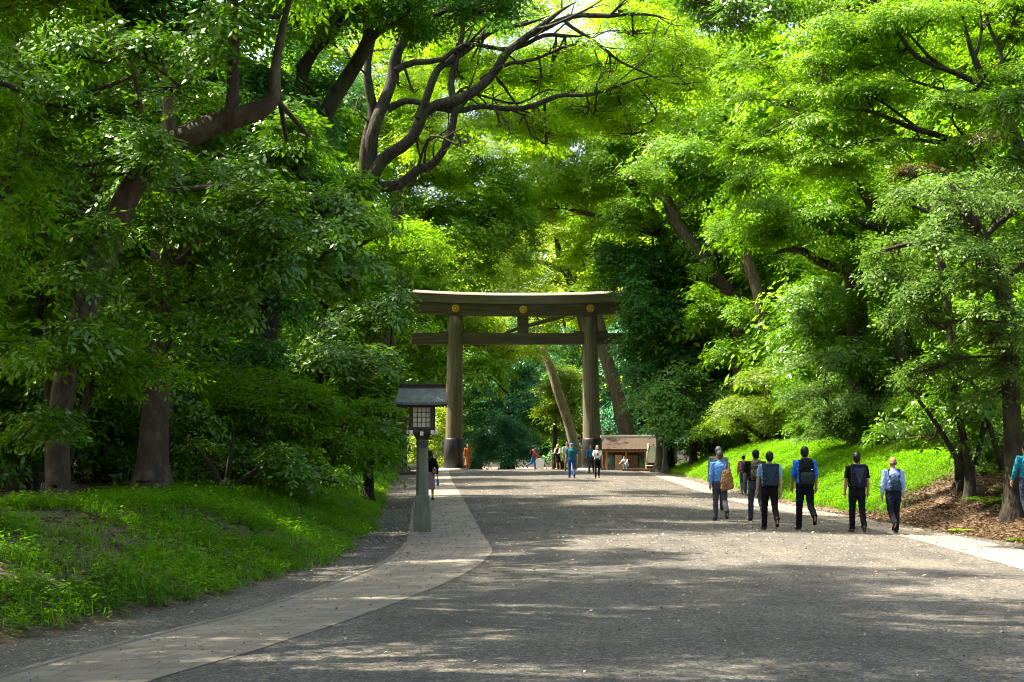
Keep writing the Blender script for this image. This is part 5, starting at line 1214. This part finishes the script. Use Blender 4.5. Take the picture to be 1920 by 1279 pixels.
def person(label, px, d, foot_y=None, Ht=1.73, yaw=0.0, stance=1, stride=1.0, skin=SKIN_L, top=(.3, .5, .8), sleeve='short', bottom='trousers', bcol=(.02, .02, .03), shoe=(.015, .013, .013),
           hair=(.004, .0035, .003), hairstyle='short', cap=None, wide=1.0, pitch=(0, 0), elbow=(15, 15), abd=(9, 9), lean=2, near=True, sit=False, headturn=0, hands_front=False, skirt_len=.45, lift=0.0, mask=False):
    k = Ht / 1.75; w = wide
    p = P(px, 0, d); g = float(Hroad(np.array([p[0]]), np.array([d]))[0]) if not lift else Hs(p[0], d)
    loc = (p[0], d, g + .016)
    # --- joints (x right, y forward, z up)
    hipz = .91; la = stance
    th = {la: (11 * stride, 6), -la: (-17 * stride, 8 + 34 * stride)}     # (thigh pitch, knee bend): planted leg forward, other leg trailing and lifted
    if stride == 0: th = {1: (1.5, 2), -1: (-1.5, 2)}
    if sit: th = {1: (100, 118), -1: (96, 124)}
    def leg(s):
        a, b = th[s]; hip = Vector((s * .088 * w, 0, 0))
        dv = Vector((s * .02, math.sin(R(a)), -math.cos(R(a)))); kn = hip + dv * .425
        dv2 = Vector((s * .0, math.sin(R(a - b)), -math.cos(R(a - b)))); an = kn + dv2 * .405
        pt = a - b                                              # foot pitch follows the shin when lifted
        fp = 0 if (s == la or stride == 0 or sit) else min(0, pt + 8)
        fv = Vector((s * .10, math.cos(R(fp)), math.sin(R(fp)))); up = Vector((0, -math.sin(R(fp)), math.cos(R(fp))))
        return hip, kn, an, fv, up
    L = {s: leg(s) for s in (1, -1)}
    low = min(min((L[s][2] - L[s][4] * .075).z, (L[s][2] - L[s][4] * .075 + L[s][3] * .16).z) for s in (1, -1))
    pz = -low
    ln = R(lean); base = Vector((0, 0, pz))
    def tp(x, y, z):                                             # torso point, z above pelvis joint, leaning forward
        return base + Vector((x, y * math.cos(ln) + z * math.sin(ln), z * math.cos(ln) - y * math.sin(ln)))
    def arm(s):
        i = 0 if s < 0 else 1
        sh = tp(s * .185 * w, 0, .515); a, e, b = R(pitch[i]), R(elbow[i]), R(abd[i])
        dv = Vector((s * math.sin(b), math.cos(b) * math.sin(a), -math.cos(b) * math.cos(a))); el = sh + dv * .285
        a2 = a + e; inn = -.45 if hands_front else .25
        dv2 = Vector((s * math.sin(b) * inn * (1 if not hands_front else 1.6), math.sin(a2), -math.cos(a2))).normalized(); wr = el + dv2 * .25
        return sh, el, wr, dv2
    A = {s: arm(s) for s in (1, -1)}
    vox = .0085 if near else .013
    # --- body, one continuous surface
    mb = MB()
    prof_ = [(-.10, .13, .095), (-.02, .160, .112), (.06, .155, .105), (.15, .138, .095), (.25, .145, .098), (.36, .165, .108), (.46, .168, .100), (.525, .125, .078), (.56, .062, .058), (.60, .052, .055), (.66, .050, .053)]
    loft(mb, [tp(0, -.012 if .2 < z < .5 else 0, z) for z, a, b in prof_], [(b, a * w) for z, a, b in prof_], 18, ref=(1, 0, 0))
    hc = tp(0, .012, .715)
    ht = Matrix.Rotation(R(headturn), 3, 'Z')
    def hp(x, y, z): return hc + ht @ Vector((x, y, z))
    ellip(mb, hp(0, 0, .022), (.080, .100, .112), ht); ellip(mb, hp(0, .025, -.045), (.060, .064, .072), ht)
    ellip(mb, hp(0, .101, -.012), (.012, .018, .024), ht, 8, 6)                         # nose
    ellip(mb, hp(0, .082, -.066), (.026, .014, .012), ht, 8, 6)                         # mouth and chin
    for s in (1, -1): ellip(mb, hp(s * .081, -.005, -.005), (.010, .02, .032), ht, 8, 6) # ears
    for s in (1, -1):
        sh, el, wr, dv = A[s]
        loft(mb, [tp(s * .10 * w, 0, .50), sh, sh + (el - sh) * .5, el, el + (wr - el) * .35, wr], [.058, .054, .044, .038, .040, .026], 10)
        pl_ = Vector((0, 1, 0)) - dv * dv.y; pl_ = pl_.normalized() if pl_.length > .3 else Vector((0, 0, 1)); inn = Vector((-s, 0, 0)); inn = (inn - dv * inn.dot(dv)).normalized()
        if abs(dv.y) > .75: pl_ = Vector((-s, 0, .2)).normalized(); inn = (Vector((0, .3, 1)) - dv * dv.z).normalized()
        pc = wr + dv * .05
        loft(mb, [wr - dv * .01, wr + dv * .03, wr + dv * .075, wr + dv * .095], [(.026, .020), (.020, .036), (.018, .040), (.015, .034)], 10, ref=tuple(inn))
        for j, (o_, l_) in enumerate(((.030, .068), (.010, .076), (-.011, .070), (-.030, .054))):
            b0 = wr + dv * .088 + pl_ * o_; b1 = b0 + dv * l_ * .5 + inn * .010; b2 = b1 + dv * l_ * .36 + inn * .022
            loft(mb, [b0, b1, b2], [.0105, .0098, .0085], 6)
        t0 = wr + dv * .035 + pl_ * .026; t1 = t0 + dv * .03 + pl_ * .022 + inn * .012; t2 = t1 + dv * .032 + pl_ * .004 + inn * .012
        loft(mb, [t0, t1, t2], [.0135, .0115, .0095], 6)
    for s in (1, -1):
        hip, kn, an, fv, up = [v if i > 2 else v + base for i, v in enumerate(L[s])]
        loft(mb, [hip + Vector((0, 0, .05)), hip + (kn - hip) * .25, hip + (kn - hip) * .7, kn, kn + (an - kn) * .3, an - (an - kn) * .12, an - up * .05], [.085, .080, .060, .050, .050, .034, .036], 12)
        loft(mb, [an - up * .045 - fv * .05, an - up * .045, an - up * .05 + fv * .07, an - up * .06 + fv * .15], [.032, .036, .034, .024], 10)
    me_scale = k
    root = fuse(mb, 'person', skin, None, vox, 1)
    root.location = loc; root.rotation_euler = (0, 0, yaw); root.scale = (k, k, k)
    tag(root, label, 'person')
    # --- clothes
    rs = hash(label) % 7
    rs = len(label) % 7
    cm = cloth(top)
    mb = MB()
    if bottom == 'dress':
        zs = [(-.46, .20, .19), (-.25, .18, .16)]
    else: zs = []
    zb = -.02 if bottom != 'dress' else None
    pr = ([(-skirt_len, .235, .19), (-skirt_len * .5, .205, .165)] if bottom == 'dress' else []) + [(-.05, .150 if bottom != 'dress' else .182, .108 if bottom != 'dress' else .134), (.06, .160 if bottom != 'dress' else .172, .114), (.11, .172, .126), (.17, .166, .122), (.25, .168, .122), (.36, .184, .128), (.46, .186, .118), (.525, .142, .094), (.556, .082, .076), (.585, .068, .068)]
    loft(mb, [tp(0, -.012 if .2 < z < .5 else 0, z) for z, a, b in pr], [(b, a * w) for z, a, b in pr], 20, ref=(1, 0, 0))
    for s in (1, -1):
        sh, el, wr, dv = A[s]
        if sleeve == 'short': pts = [tp(s * .09 * w, 0, .495), sh, sh + (el - sh) * .5, sh + (el - sh) * .82]; rr = [.068, .070, .062, .059]
        elif sleeve == 'roll': pts = [tp(s * .09 * w, 0, .495), sh, sh + (el - sh) * .5, el, el + (wr - el) * .15]; rr = [.068, .069, .058, .051, .048]
        elif sleeve == 'none': pts = [tp(s * .09 * w, 0, .495), sh]; rr = [.06, .058]
        else: pts = [tp(s * .09 * w, 0, .495), sh, sh + (el - sh) * .5, el, el + (wr - el) * .5, wr - dv * .015]; rr = [.072, .072, .062, .057, .052, .042]
        loft(mb, pts, rr, 12)
    fuse(mb, 'dress' if bottom == 'dress' else 'shirt', cm, root, .011 if near else .014, 2, .006, rs)
    if bottom != 'dress':
        mb = MB()
        pr = [(-.12, .15, .115), (-.02, .182, .134), (.05, .180, .132), (.085, .176, .128)]
        if bottom == 'skirt': pr = [(-skirt_len, .21, .19), (-skirt_len * .6, .20, .18), (-.15, .19, .15)] + pr[1:]
        loft(mb, [tp(0, 0, z) for z, a, b in pr], [(b, a * w) for z, a, b in pr], 20, ref=(1, 0, 0))
        if bottom in ('trousers', 'leggings'):
            f = 1.0 if bottom == 'trousers' else .80
            for s in (1, -1):
                hip, kn, an, fv, up = [v if i > 2 else v + base for i, v in enumerate(L[s])]
                loft(mb, [hip + Vector((0, 0, .04)), hip + (kn - hip) * .3, hip + (kn - hip) * .7, kn, kn + (an - kn) * .35, kn + (an - kn) * .8, an - up * .02], [.098, .096 * (f * .5 + .5), .080 * f, .072 * f, .070 * f, .064 * f, .066 * f], 12)
        fuse(mb, 'skirt' if bottom == 'skirt' else 'trousers', cloth(bcol), root, .011 if near else .014, 2, .005, rs + 3)
    sm = cloth(shoe, .5)
    for s in (1, -1):
        hip, kn, an, fv, up = [v if i > 2 else v + base for i, v in enumerate(L[s])]
        mb = MB(); fv = fv.normalized()
        loft(mb, [an - up * .035 - fv * .075, an - up * .030 - fv * .03, an - up * .028 + fv * .02, an - up * .045 + fv * .10, an - up * .058 + fv * .175, an - up * .064 + fv * .20], [.028, .043, .046, .040, .030, .014], 12)
        mb.box(an - up * .066 + fv * .06, (.08, .25, .018), rot=Matrix((fv.cross(up), fv, up)).transposed(), bev=.004)
        fuse(mb, 'shoe', sm, root, .009 if near else .013, 1)
    # --- hair
    if hairstyle != 'none':
        mb = MB(); hm = noisy('hair', [(.3, tuple(v * .7 for v in hair)), (.7, tuple(min(1, v * 1.5) for v in hair))], scale=40, stretch=(1, 1, .2), bump=.4, dist=.01, rough=.5)
        if hairstyle in ('short', 'crop'):
            q = 1.0 if hairstyle == 'short' else .95
            ellip(mb, hp(0, -.014, .040), (.090 * q, .106 * q, .107 * q), ht); ellip(mb, hp(0, -.040, -.02), (.078 * q, .068 * q, .076 * q), ht)
        elif hairstyle == 'bald':
            ellip(mb, hp(0, -.030, -.012), (.087, .080, .050), ht)
        elif hairstyle == 'long':
            ellip(mb, hp(0, -.014, .036), (.094, .106, .108), ht); loft(mb, [hp(0, -.04, .02), hp(0, -.07, -.10), hp(0, -.085, -.22), hp(0, -.08, -.32)], [(.07, .085), (.045, .085), (.035, .080), (.02, .05)], 12)
            for s in (1, -1): loft(mb, [hp(s * .07, -.02, .03), hp(s * .082, .0, -.08), hp(s * .085, .03, -.2)], [.03, .028, .016], 8)
        elif hairstyle == 'bob':
            ellip(mb, hp(0, -.014, .036), (.095, .108, .110), ht); ellip(mb, hp(0, -.035, -.04), (.082, .070, .085), ht)
        fuse(mb, 'hair', hm, root, .010, 1, .003, rs)
    if cap:
        mb = MB(); ellip(mb, hp(0, -.004, .058), (.096, .112, .088), ht); mb.box(hp(0, .12, .045), (.13, .09, .012), rot=ht, bev=.004)
        fuse(mb, 'cap', cloth(cap), root, .011, 1)
    for s in (1, -1):
        mb = MB(); ellip(mb, hp(s * .032, .092, .012), (.011, .007, .007), ht, 8, 6); mb.build('eye', EYE, root)
    if mask:
        mb = MB(); ellip(mb, hp(0, .052, -.045), (.056, .045, .045), ht); mb.build('face_mask', cloth((.75, .76, .76)), root)
    root['_k'] = k
    frame = Matrix.Translation(loc) @ Matrix.Rotation(yaw, 4, 'Z') @ Matrix.Scale(k, 4)
    del root['_k']
    return dict(root=root, m=frame, tp=tp, A=A, hp=hp, w=w, base=base)

def place(o, fr):
    o.matrix_world = fr; return o

def backpack(q, label, c, h=.46, wd=.31, dp=.15, z=.20, second=None, style='round', strap=None, logo=False):
    """worn on the back: body, pocket, flap and two straps over the shoulders"""
    fr = q['m']; tp = q['tp']; w = q['w']; mat = cloth(c) if not isinstance(c, bpy.types.Material) else c; m2 = cloth(second) if second else mat; sm = cloth(strap) if strap else mat
    root = empty('backpack', (0, 0, 0)); tag(root, label, 'backpack')
    yb = -.120
    if style == 'round':
        pr = [(0, .40, .55), (.04, .47, .92), (.30, .5, 1.0), (.70, .49, .92), (.90, .44, .72), (1.0, .30, .42)]
    elif style == 'roll':
        pr = [(0, .42, .6), (.05, .48, .95), (.5, .5, 1), (.82, .50, .85), (.90, .53, .8), (.97, .53, .8), (1.0, .50, .6)]
    else:
        pr = [(0, .34, .6), (.06, .47, 1.), (.35, .50, 1.), (.75, .42, .8), (.93, .30, .5), (1.0, .24, .36)]
    mb = MB(); rings = []
    for t, a, b in pr:
        zz = z - .06 + h * t; ring = []
        for i in range(24):
            an = i / 24 * 2 * math.pi; ca, sa = math.cos(an), math.sin(an)
            x = wd * a * math.copysign(abs(ca) ** .72, ca); y = -dp * b * (.5 + .5 * math.copysign(abs(sa) ** .6, sa))
            ring.append(tp(x, yb + y + .01, zz))
        rings.append(ring)
    mb.ring(rings); o = fuse(mb, 'body', mat, root, .010, 2, .004, len(label) % 5)
    if style == 'round':
        mb = MB(); rings = []
        for t, a, b in ((.10, .36, .5), (.14, .40, 1), (.42, .40, 1), (.50, .36, .5)):
            rings.append([tp(wd * a * math.copysign(abs(math.cos(i / 20 * 6.2832)) ** .5, math.cos(i / 20 * 6.2832)), yb - dp * .93 - .035 * b * (.5 - .5 * math.sin(i / 20 * 6.2832)) , z - .06 + h * t) for i in range(20)])
        mb.ring(rings); mb.build('pocket', m2, root)
        mb = MB(); mb.box(tp(0, yb - dp * .90, z - .06 + h * .66), (wd * .72, .012, .010)); mb.build('zip', sm, root)
    elif style == 'roll':
        mb = MB()
        mb.ring([[tp(x, yb - dp * .98 + dy, z_) for x, z_ in ((-wd * .36, z + h * .72), (wd * .36, z + h * .72), (.02, z + .02), (-.02, z + .02))] for dy in (-.012, .006)], smooth=False); mb.build('panel', m2, root)
    if logo:
        mb = MB(); mb.box(tp(wd * .30, yb - dp * 1.0 + .002, z - .06 + h * .60), (.038, .016, .016)); mb.build('badge', cloth((.75, .75, .75)), root)
    lo = loft_loop = MB(); loft(lo, [tp(-.03, yb - .02, z - .06 + h * .96), tp(-.02, yb - .03, z - .06 + h * 1.07), tp(.02, yb - .03, z - .06 + h * 1.07), tp(.03, yb - .02, z - .06 + h * .96)], [.008] * 4, 6); lo.build('loop', sm, root)
    web = cloth(tuple(min(1, v * 2.6 + .012) for v in (strap or (c if not isinstance(c, bpy.types.Material) else (.03, .03, .025)))))
    for fz in (.30, .62):
        for s in (1, -1):
            mb = MB(); mb.box(tp(s * wd * .44, yb - dp * .62, z - .06 + h * fz), (wd * .16, dp * .75, .016), bev=.003); mb.build('webbing', web, root)
    for s in (1, -1):
        a0 = .105 * w; mb = MB(); rings = []
        top_z = z - .06 + h * .92
        path = [tp(s * wd * .26, yb - dp * .25, top_z - .05), tp(s * a0, yb + .0, min(.49, top_z + .02)), tp(s * a0 * 1.05, -.05, .565), tp(s * a0 * 1.1, .04, .560), tp(s * a0 * 1.2, .115, .47), tp(s * a0 * 1.35, .145, .33), tp(s * .165 * w, .09, .18), tp(s * .19 * w, -.03, .09), tp(s * wd * .42, yb - .02, z + .0)]
        for i, p_ in enumerate(path):
            d = (path[min(i + 1, 8)] - path[max(i - 1, 0)]).normalized(); side = Vector((1, 0, 0)); side = (side - d * side.dot(d)).normalized(); up = d.cross(side); wd2 = .030 if i < 6 else .014
            rings.append([p_ + side * wd2 + up * .006, p_ - side * wd2 + up * .006, p_ - side * wd2 - up * .006, p_ + side * wd2 - up * .006])
        mb.ring(rings, smooth=False); mb.build('strap', sm, root)
    return place(root, fr)

def depth_of(px, fy):
    lo, hi = 6.0, 100.0
    for _ in range(40):
        d = (lo + hi) / 2; x = (px - CX) / F * d
        y = HY + (EH - float(Hroad(np.array([x]), np.array([d]))[0])) * F / d
        if y > fy: lo = d
        else: hi = d
    return d

def build_people():
    BLACK = (.005, .005, .007); NAVY = (.016, .022, .045)
    camo = None
    m, nt, out = newmat('camouflage'); tc = N(nt, 'ShaderNodeTexCoord'); n1 = N(nt, 'ShaderNodeTexNoise', i_Scale=13.0, i_Detail=2); nt.links.new(tc.outputs['Object'], n1.inputs['Vector'])
    c = ramp(nt, n1.outputs['Fac'], [(.0, (.03, .028, .018)), (.43, (.03, .028, .018)), (.45, (.13, .10, .05)), (.53, (.13, .10, .05)), (.55, (.055, .065, .03)), (.62, (.24, .19, .11))])
    p = N(nt, 'ShaderNodeBsdfPrincipled', i_Roughness=.85); nt.links.new(c, p.inputs['Base Color']); nt.links.new(p.outputs[0], out.inputs['Surface']); camo = m
    def near(px, fy, top_y, label, **kw):
        d = depth_of(px, fy); Ht = (fy - top_y) / F * d
        return person(label, px, d, Ht=Ht, **kw)
    # the walking men, left to right
    q = near(1350, 977, 846, 'man in a light blue long sleeved shirt and grey trousers carrying a brown tote', top=(.11, .31, .70), sleeve='long', bcol=(.065, .072, .095), hair=(.06, .05, .045), hairstyle='crop', skin=SKIN_T, stance=-1, stride=.85, wide=1.04, pitch=(-12, 8), elbow=(14, 22), yaw=.03)
    tp = q['tp']; root = empty('tote_bag', (0, 0, 0)); tag(root, 'brown leather tote bag hanging from the light blue shirted man\'s right shoulder', 'bag')
    lea = noisy('tan_leather', [(.3, (.20, .095, .028)), (.7, (.36, .19, .065))], scale=9, bump=.3, rough=.6)
    mb = MB(); rings = []
    for t, a, b in ((0, .85, .8), (.06, 1, 1.05), (.5, .95, 1.), (.85, .72, .62), (1.0, .58, .35)):
        zz = -.14 + .50 * t
        rings.append([tp(.155 + .165 * a * math.copysign(abs(math.cos(i / 20 * 6.2832)) ** .5, math.cos(i / 20 * 6.2832)) - .03 * t, -.19 + .085 * b * math.copysign(abs(math.sin(i / 20 * 6.2832)) ** .6, math.sin(i / 20 * 6.2832)), zz + .03 * math.cos(i / 20 * 6.28)) for i in range(20)])
    mb.ring(rings); fuse(mb, 'body', lea, root, .010, 2, .008, 2)
    for y in (-.17, -.205):
        mb = MB(); loft(mb, [tp(.07, y, .33), tp(.12, -.14, .48), tp(.155, -.06, .575), tp(.165, .02, .575), tp(.19, -.05, .555), tp(.205, -.15, .46), tp(.19, y, .33)], [.013] * 7, 8); mb.build('handle', lea, root)
    place(root, q['m'])
    near(1347, 958, 838, 'grey shirted man almost hidden behind the man with the brown tote', top=(.22, .24, .26), sleeve='short', bcol=(.06, .06, .07), hair=(.22, .22, .22), hairstyle='crop', skin=SKIN_T, stride=.6, wide=1.08)
    q = near(1394, 928, 853, 'small far walker in a white cap and faded pink checked shirt', top=(.46, .20, .17), sleeve='long', bcol=(.03, .06, .12), cap=(.62, .62, .60), hairstyle='short', stride=.7, near=False, shoe=(.35, .3, .28))
    backpack(q, 'dark small backpack worn by the far walker in the white cap', (.03, .05, .05), h=.36, wd=.24)
    q = near(1417, 978, 844, 'man in a navy tee and grey trousers wearing a camouflage backpack', top=(.006, .007, .013), sleeve='short', bcol=(.045, .055, .078), hairstyle='short', skin=SKIN_T, stance=-1, stride=1.0, wide=1.10, pitch=(16, -10), elbow=(10, 15), headturn=14)
    backpack(q, 'camouflage patterned backpack on the man in the navy tee', camo, h=.50, wd=.30, z=.16, strap=(.02, .02, .015))
    q = near(1443, 995, 848, 'man in a light blue short sleeved shirt and black trousers with a slate backpack', top=(.19, .36, .72), sleeve='short', bcol=BLACK, hairstyle='short', stance=-1, stride=.95, wide=1.06, pitch=(14, -8), elbow=(8, 20), yaw=-.03)
    backpack(q, 'slate blue roll top backpack on the light blue short sleeved man', (.016, .034, .055), h=.50, wd=.37, z=.14, style='roll', second=(.022, .04, .06), strap=(.02, .03, .045))
    q = near(1509, 995, 838, 'tallest man in a vivid blue shirt with rolled sleeves and black trousers', top=(.010, .16, .72), sleeve='roll', bcol=(.006, .009, .017), hairstyle='short', skin=SKIN_T, stance=-1, stride=1.1, pitch=(10, -12), elbow=(10, 28), yaw=.02)
    backpack(q, 'tall black backpack with a tiny pale badge on the vivid blue shirted man', (.006, .010, .013), h=.60, wd=.33, z=.06, logo=True, second=(.02, .03, .034))
    q = near(1607, 999, 850, 'man dressed all in black with bare forearms, second from the right', top=(.005, .005, .007), sleeve='short', bcol=(.005, .006, .011), hairstyle='short', skin=SKIN_T, stance=-1, stride=.45, pitch=(2, -4), elbow=(10, 14), wide=1.04, shoe=(.06, .055, .055), headturn=-10)
    backpack(q, 'dark blue backpack on the man dressed all in black', (.009, .014, .030), h=.52, wd=.33, z=.13, style='roll', second=(.028, .04, .07), strap=BLACK)
    q = near(1675, 1001, 858, 'balding man in a pale blue long sleeved shirt, rightmost of the walking group', top=(.28, .40, .72), sleeve='long', bcol=(.008, .012, .023), hair=(.07, .055, .05), hairstyle='bald', skin=SKIN_T, stance=1, stride=.95, pitch=(-4, 12), elbow=(12, 12), wide=1.02, abd=(10, 13), yaw=.05, headturn=9)
    backpack(q, 'small navy drawstring pack hanging low on the balding man', (.016, .034, .065), h=.32, wd=.27, z=.13, style='sack', strap=(.022, .042, .075))
    # cut by the right edge
    d = 33.0; person('person in a teal jacket cut off by the right edge of the view', 1925, d, Ht=1.62, top=(.008, .17, .26), sleeve='long', bcol=(.02, .03, .06), hairstyle='short', skin=SKIN_L, stride=.4, yaw=.2, lift=.01, pitch=(6, 0), elbow=(18, 10), abd=(14, 9))
    # behind the lantern
    dL = depth_of(815, 938)
    q = person('woman in a black top and mauve skirt half hidden behind the lantern post', 806, dL, Ht=1.60, top=BLACK, sleeve='long', bottom='skirt', bcol=(.30, .20, .20), skirt_len=.52, hairstyle='long', near=False, stride=.6, wide=.92, pitch=(0, 5), elbow=(10, 14), abd=(8, 14), yaw=-.05)
    tp = q['tp']; wr = q['A'][1][2] + q['A'][1][3] * .10
    mb = MB(); loft(mb, [wr + Vector((0, 0, .03)), wr + Vector((0, .0, -.05)), wr + Vector((.005, 0, -.12)), wr + Vector((.005, 0, -.17)), wr + Vector((.005, 0, -.27)), wr + Vector((.005, 0, -.33))], [.006, .012, .046, .036, .048, .020], 12); o = mb.build('umbrella', cloth((.03, .28, .50))); tag(o, 'small folded bright blue umbrella hanging from the hand beside the lantern', 'umbrella'); place(o, q['m'])
    mb = MB(); mb.box(tp(.17, -.10, .12), (.13, .22, .20), bev=.03); o = mb.build('handbag', cloth((.38, .17, .17))); tag(o, 'dusty pink handbag at the side of the woman behind the lantern', 'bag'); place(o, q['m'])
    # people round the gate
    def far(px, d, Ht, label, **kw): return person(label, px, d, Ht=Ht, near=False, **kw)
    far(877, 102.5, 1.66, 'woman in a long rust orange dress standing beside the left pillar', top=(.40, .14, .045), sleeve='long', bottom='dress', skirt_len=.62, hairstyle='long', yaw=math.pi, stride=.3, wide=.95, shoe=(.03, .02, .02), mask=True)
    q = far(1000, 109, 1.62, 'person in a pink top, blue jeans and dark hat striding right', top=(.52, .10, .13), sleeve='long', bcol=(.03, .10, .30), hairstyle='bob', cap=(.02, .04, .09), yaw=-1.35, stride=1.0, stance=1, wide=.92, pitch=(-30, 25), elbow=(70, 30))
    backpack(q, 'black backpack on the person in the pink top', BLACK, h=.38, wd=.26)
    tp = q['tp']; mb = MB(); mb.box(tp(-.05, .22, .0), (.10, .20, .24), bev=.04); o = mb.build('shoulder_bag', cloth((.50, .17, .04))); tag(o, 'orange shoulder bag at the front of the person in the pink top', 'bag'); place(o, q['m'])
    q = far(1046, 107, 1.66, 'blonde woman in a black dress and pale cardigan under the gate', top=BLACK, sleeve='long', bottom='dress', skirt_len=.42, hairstyle='long', hair=(.46, .30, .13), yaw=math.pi - .5, stride=.3, wide=.9, pitch=(20, 20), elbow=(60, 60), abd=(4, 4), shoe=(.5, .48, .45))
    tp = q['tp']; mb = MB()
    for s in (1, -1):
        sh, el, wr, dv = q['A'][s]; loft(mb, [tp(s * .08, -.03, .53), sh, (sh + el) / 2, el, wr], [.078, .080, .070, .066, .050], 12)
    loft(mb, [tp(0, -.055, -.05), tp(0, -.06, .2), tp(0, -.06, .5)], [(.075, .17), (.08, .17), (.05, .13)], 14, ref=(0, 1, 0))
    o = fuse(mb, 'cardigan', cloth((.60, .57, .54)), q['root'], .014, 2, .006, 2)
    q = far(1072, 78.5, 1.70, 'man in a teal tee, blue trousers and bright blue cap walking to the gate', top=(.012, .10, .13), sleeve='short', bcol=(.012, .055, .17), cap=(.02, .17, .50), hairstyle='crop', hair=(.2, .16, .14), stance=-1, stride=.5, wide=1.18, pitch=(4, -4), elbow=(14, 14), abd=(13, 13))
    far(1063, 96, 1.74, 'red haired person in white and khaki behind the man in the blue cap', top=(.66, .64, .60), sleeve='short', bcol=(.24, .17, .09), hairstyle='short', hair=(.34, .13, .05), yaw=math.pi, stride=.4)
    q = far(1120, 78, 1.62, 'woman in a white tee and black leggings looking down at her phone', top=(.60, .62, .68), sleeve='short', bottom='leggings', bcol=(.005, .006, .008), hairstyle='long', hair=(.16, .07, .035), yaw=math.pi, stride=.55, stance=1, wide=.92, pitch=(18, 18), elbow=(85, 85), abd=(8, 8), hands_front=True)
    wr = (q['A'][1][2] + q['A'][-1][2]) / 2 + (q['A'][1][3]) * .07
    mb = MB(); mb.box(Vector((0, wr.y + .02, wr.z + .04)), (.075, .012, .15), rot=Matrix.Rotation(R(-35), 3, 'X'), bev=.004); o = mb.build('phone', M('phone_black', (.01, .01, .012), .2)); tag(o, 'dark phone held in both hands by the woman in the white tee', 'phone'); place(o, q['m'])
    tp = q['tp']; mb = MB(); ellip(mb, tp(.02, .19, .12), (.13, .06, .075)); o = mb.build('waist_bag', cloth((.03, .032, .06))); tag(o, 'dark waist bag across the front of the woman with the phone', 'bag'); place(o, q['m'])
    q = far(1108, 92, 1.60, 'person in a blue jacket half hidden behind the woman with the phone', top=(.02, .16, .26), sleeve='long', bcol=(.05, .05, .06), hairstyle='bob', hair=(.12, .06, .04), yaw=math.pi - .3, stride=.5, pitch=(-10, 10), elbow=(40, 40))
    far(1175, 106, 1.50, 'child in white crouching in front of the kiosk', top=(.66, .67, .72), sleeve='short', bcol=(.40, .42, .5), hairstyle='short', yaw=math.pi * .85, sit=True, lean=38, pitch=(50, 50), elbow=(20, 20))
HAZE = False
# ------------------------------------------------------------------ light and camera
def build_light():
    w = bpy.data.worlds.new('World'); scene.world = w; w.use_nodes = True
    nt = w.node_tree
    for n in list(nt.nodes): nt.nodes.remove(n)
    S = Vector((-.50, .13, .84)).normalized()
    sky = nt.nodes.new('ShaderNodeTexSky'); sky.sky_type = 'NISHITA'; sky.sun_disc = False
    sky.sun_elevation = math.asin(S.z); sky.sun_rotation = math.atan2(S.x, S.y)
    sky.air_density = 1.0; sky.dust_density = 4.0; sky.ozone_density = 1.0
    bg = nt.nodes.new('ShaderNodeBackground'); bg.inputs['Strength'].default_value = .15
    o = nt.nodes.new('ShaderNodeOutputWorld')
    nt.links.new(sky.outputs[0], bg.inputs[0]); nt.links.new(bg.outputs[0], o.inputs[0])
    l = bpy.data.lights.new('sun', 'SUN'); l.energy = 5.0; l.angle = R(.53); l.color = (1, .95, .84)
    so = bpy.data.objects.new('sun', l); so.location = (-20, -10, 40)
    so.rotation_euler = S.to_track_quat('Z', 'Y').to_euler(); link(so)

def build_camera():
    c = bpy.data.cameras.new('camera'); c.lens = F / 1920 * 36; c.sensor_width = 36; c.sensor_fit = 'HORIZONTAL'
    c.shift_y = (HY - 639.5) / 1920; c.clip_end = 2000; c.clip_start = .1
    o = bpy.data.objects.new('camera', c); o.location = (0, 0, EH); o.rotation_euler = (R(90), 0, 0); link(o)
    scene.camera = o

def build_haze():
    m, nt, out = newmat('haze')
    v = N(nt, 'ShaderNodeVolumePrincipled'); v.inputs['Density'].default_value = .00028; v.inputs['Color'].default_value = (.70, .92, .95, 1); v.inputs['Anisotropy'].default_value = .2
    nt.links.new(v.outputs[0], out.inputs['Volume'])
    mb = MB(); mb.box((0, 140, 27.5), (536, 408, 61)); tag(mb.build('haze', m), 'thin pale summer haze filling the wood', 'haze', kind='stuff')

build_ground()
if HAZE: build_haze()
build_trees()
if 'build_cover' in globals(): build_cover()
if 'build_things' in globals(): build_things()
if 'build_people' in globals(): build_people()
build_light()
build_camera()
scene.view_settings.view_transform = 'Standard'; scene.view_settings.look = 'None'
scene.view_settings.exposure = 2.0; scene.view_settings.gamma = 1.0
vs = scene.view_settings; vs.use_white_balance = True; vs.white_balance_temperature = 7200
cy = scene.cycles
cy.max_bounces = 8; cy.diffuse_bounces = 4; cy.glossy_bounces = 2; cy.transmission_bounces = 4; cy.transparent_max_bounces = 4
cy.volume_bounces = 1
cy.use_denoising = True; cy.denoiser = 'OPENIMAGEDENOISE'; cy.denoising_prefilter = 'ACCURATE'; cy.denoising_input_passes = 'RGB_ALBEDO_NORMAL'
cy.sample_clamp_indirect = 6
scene.render.filter_size = 1.0; cy.filter_width = 1.05
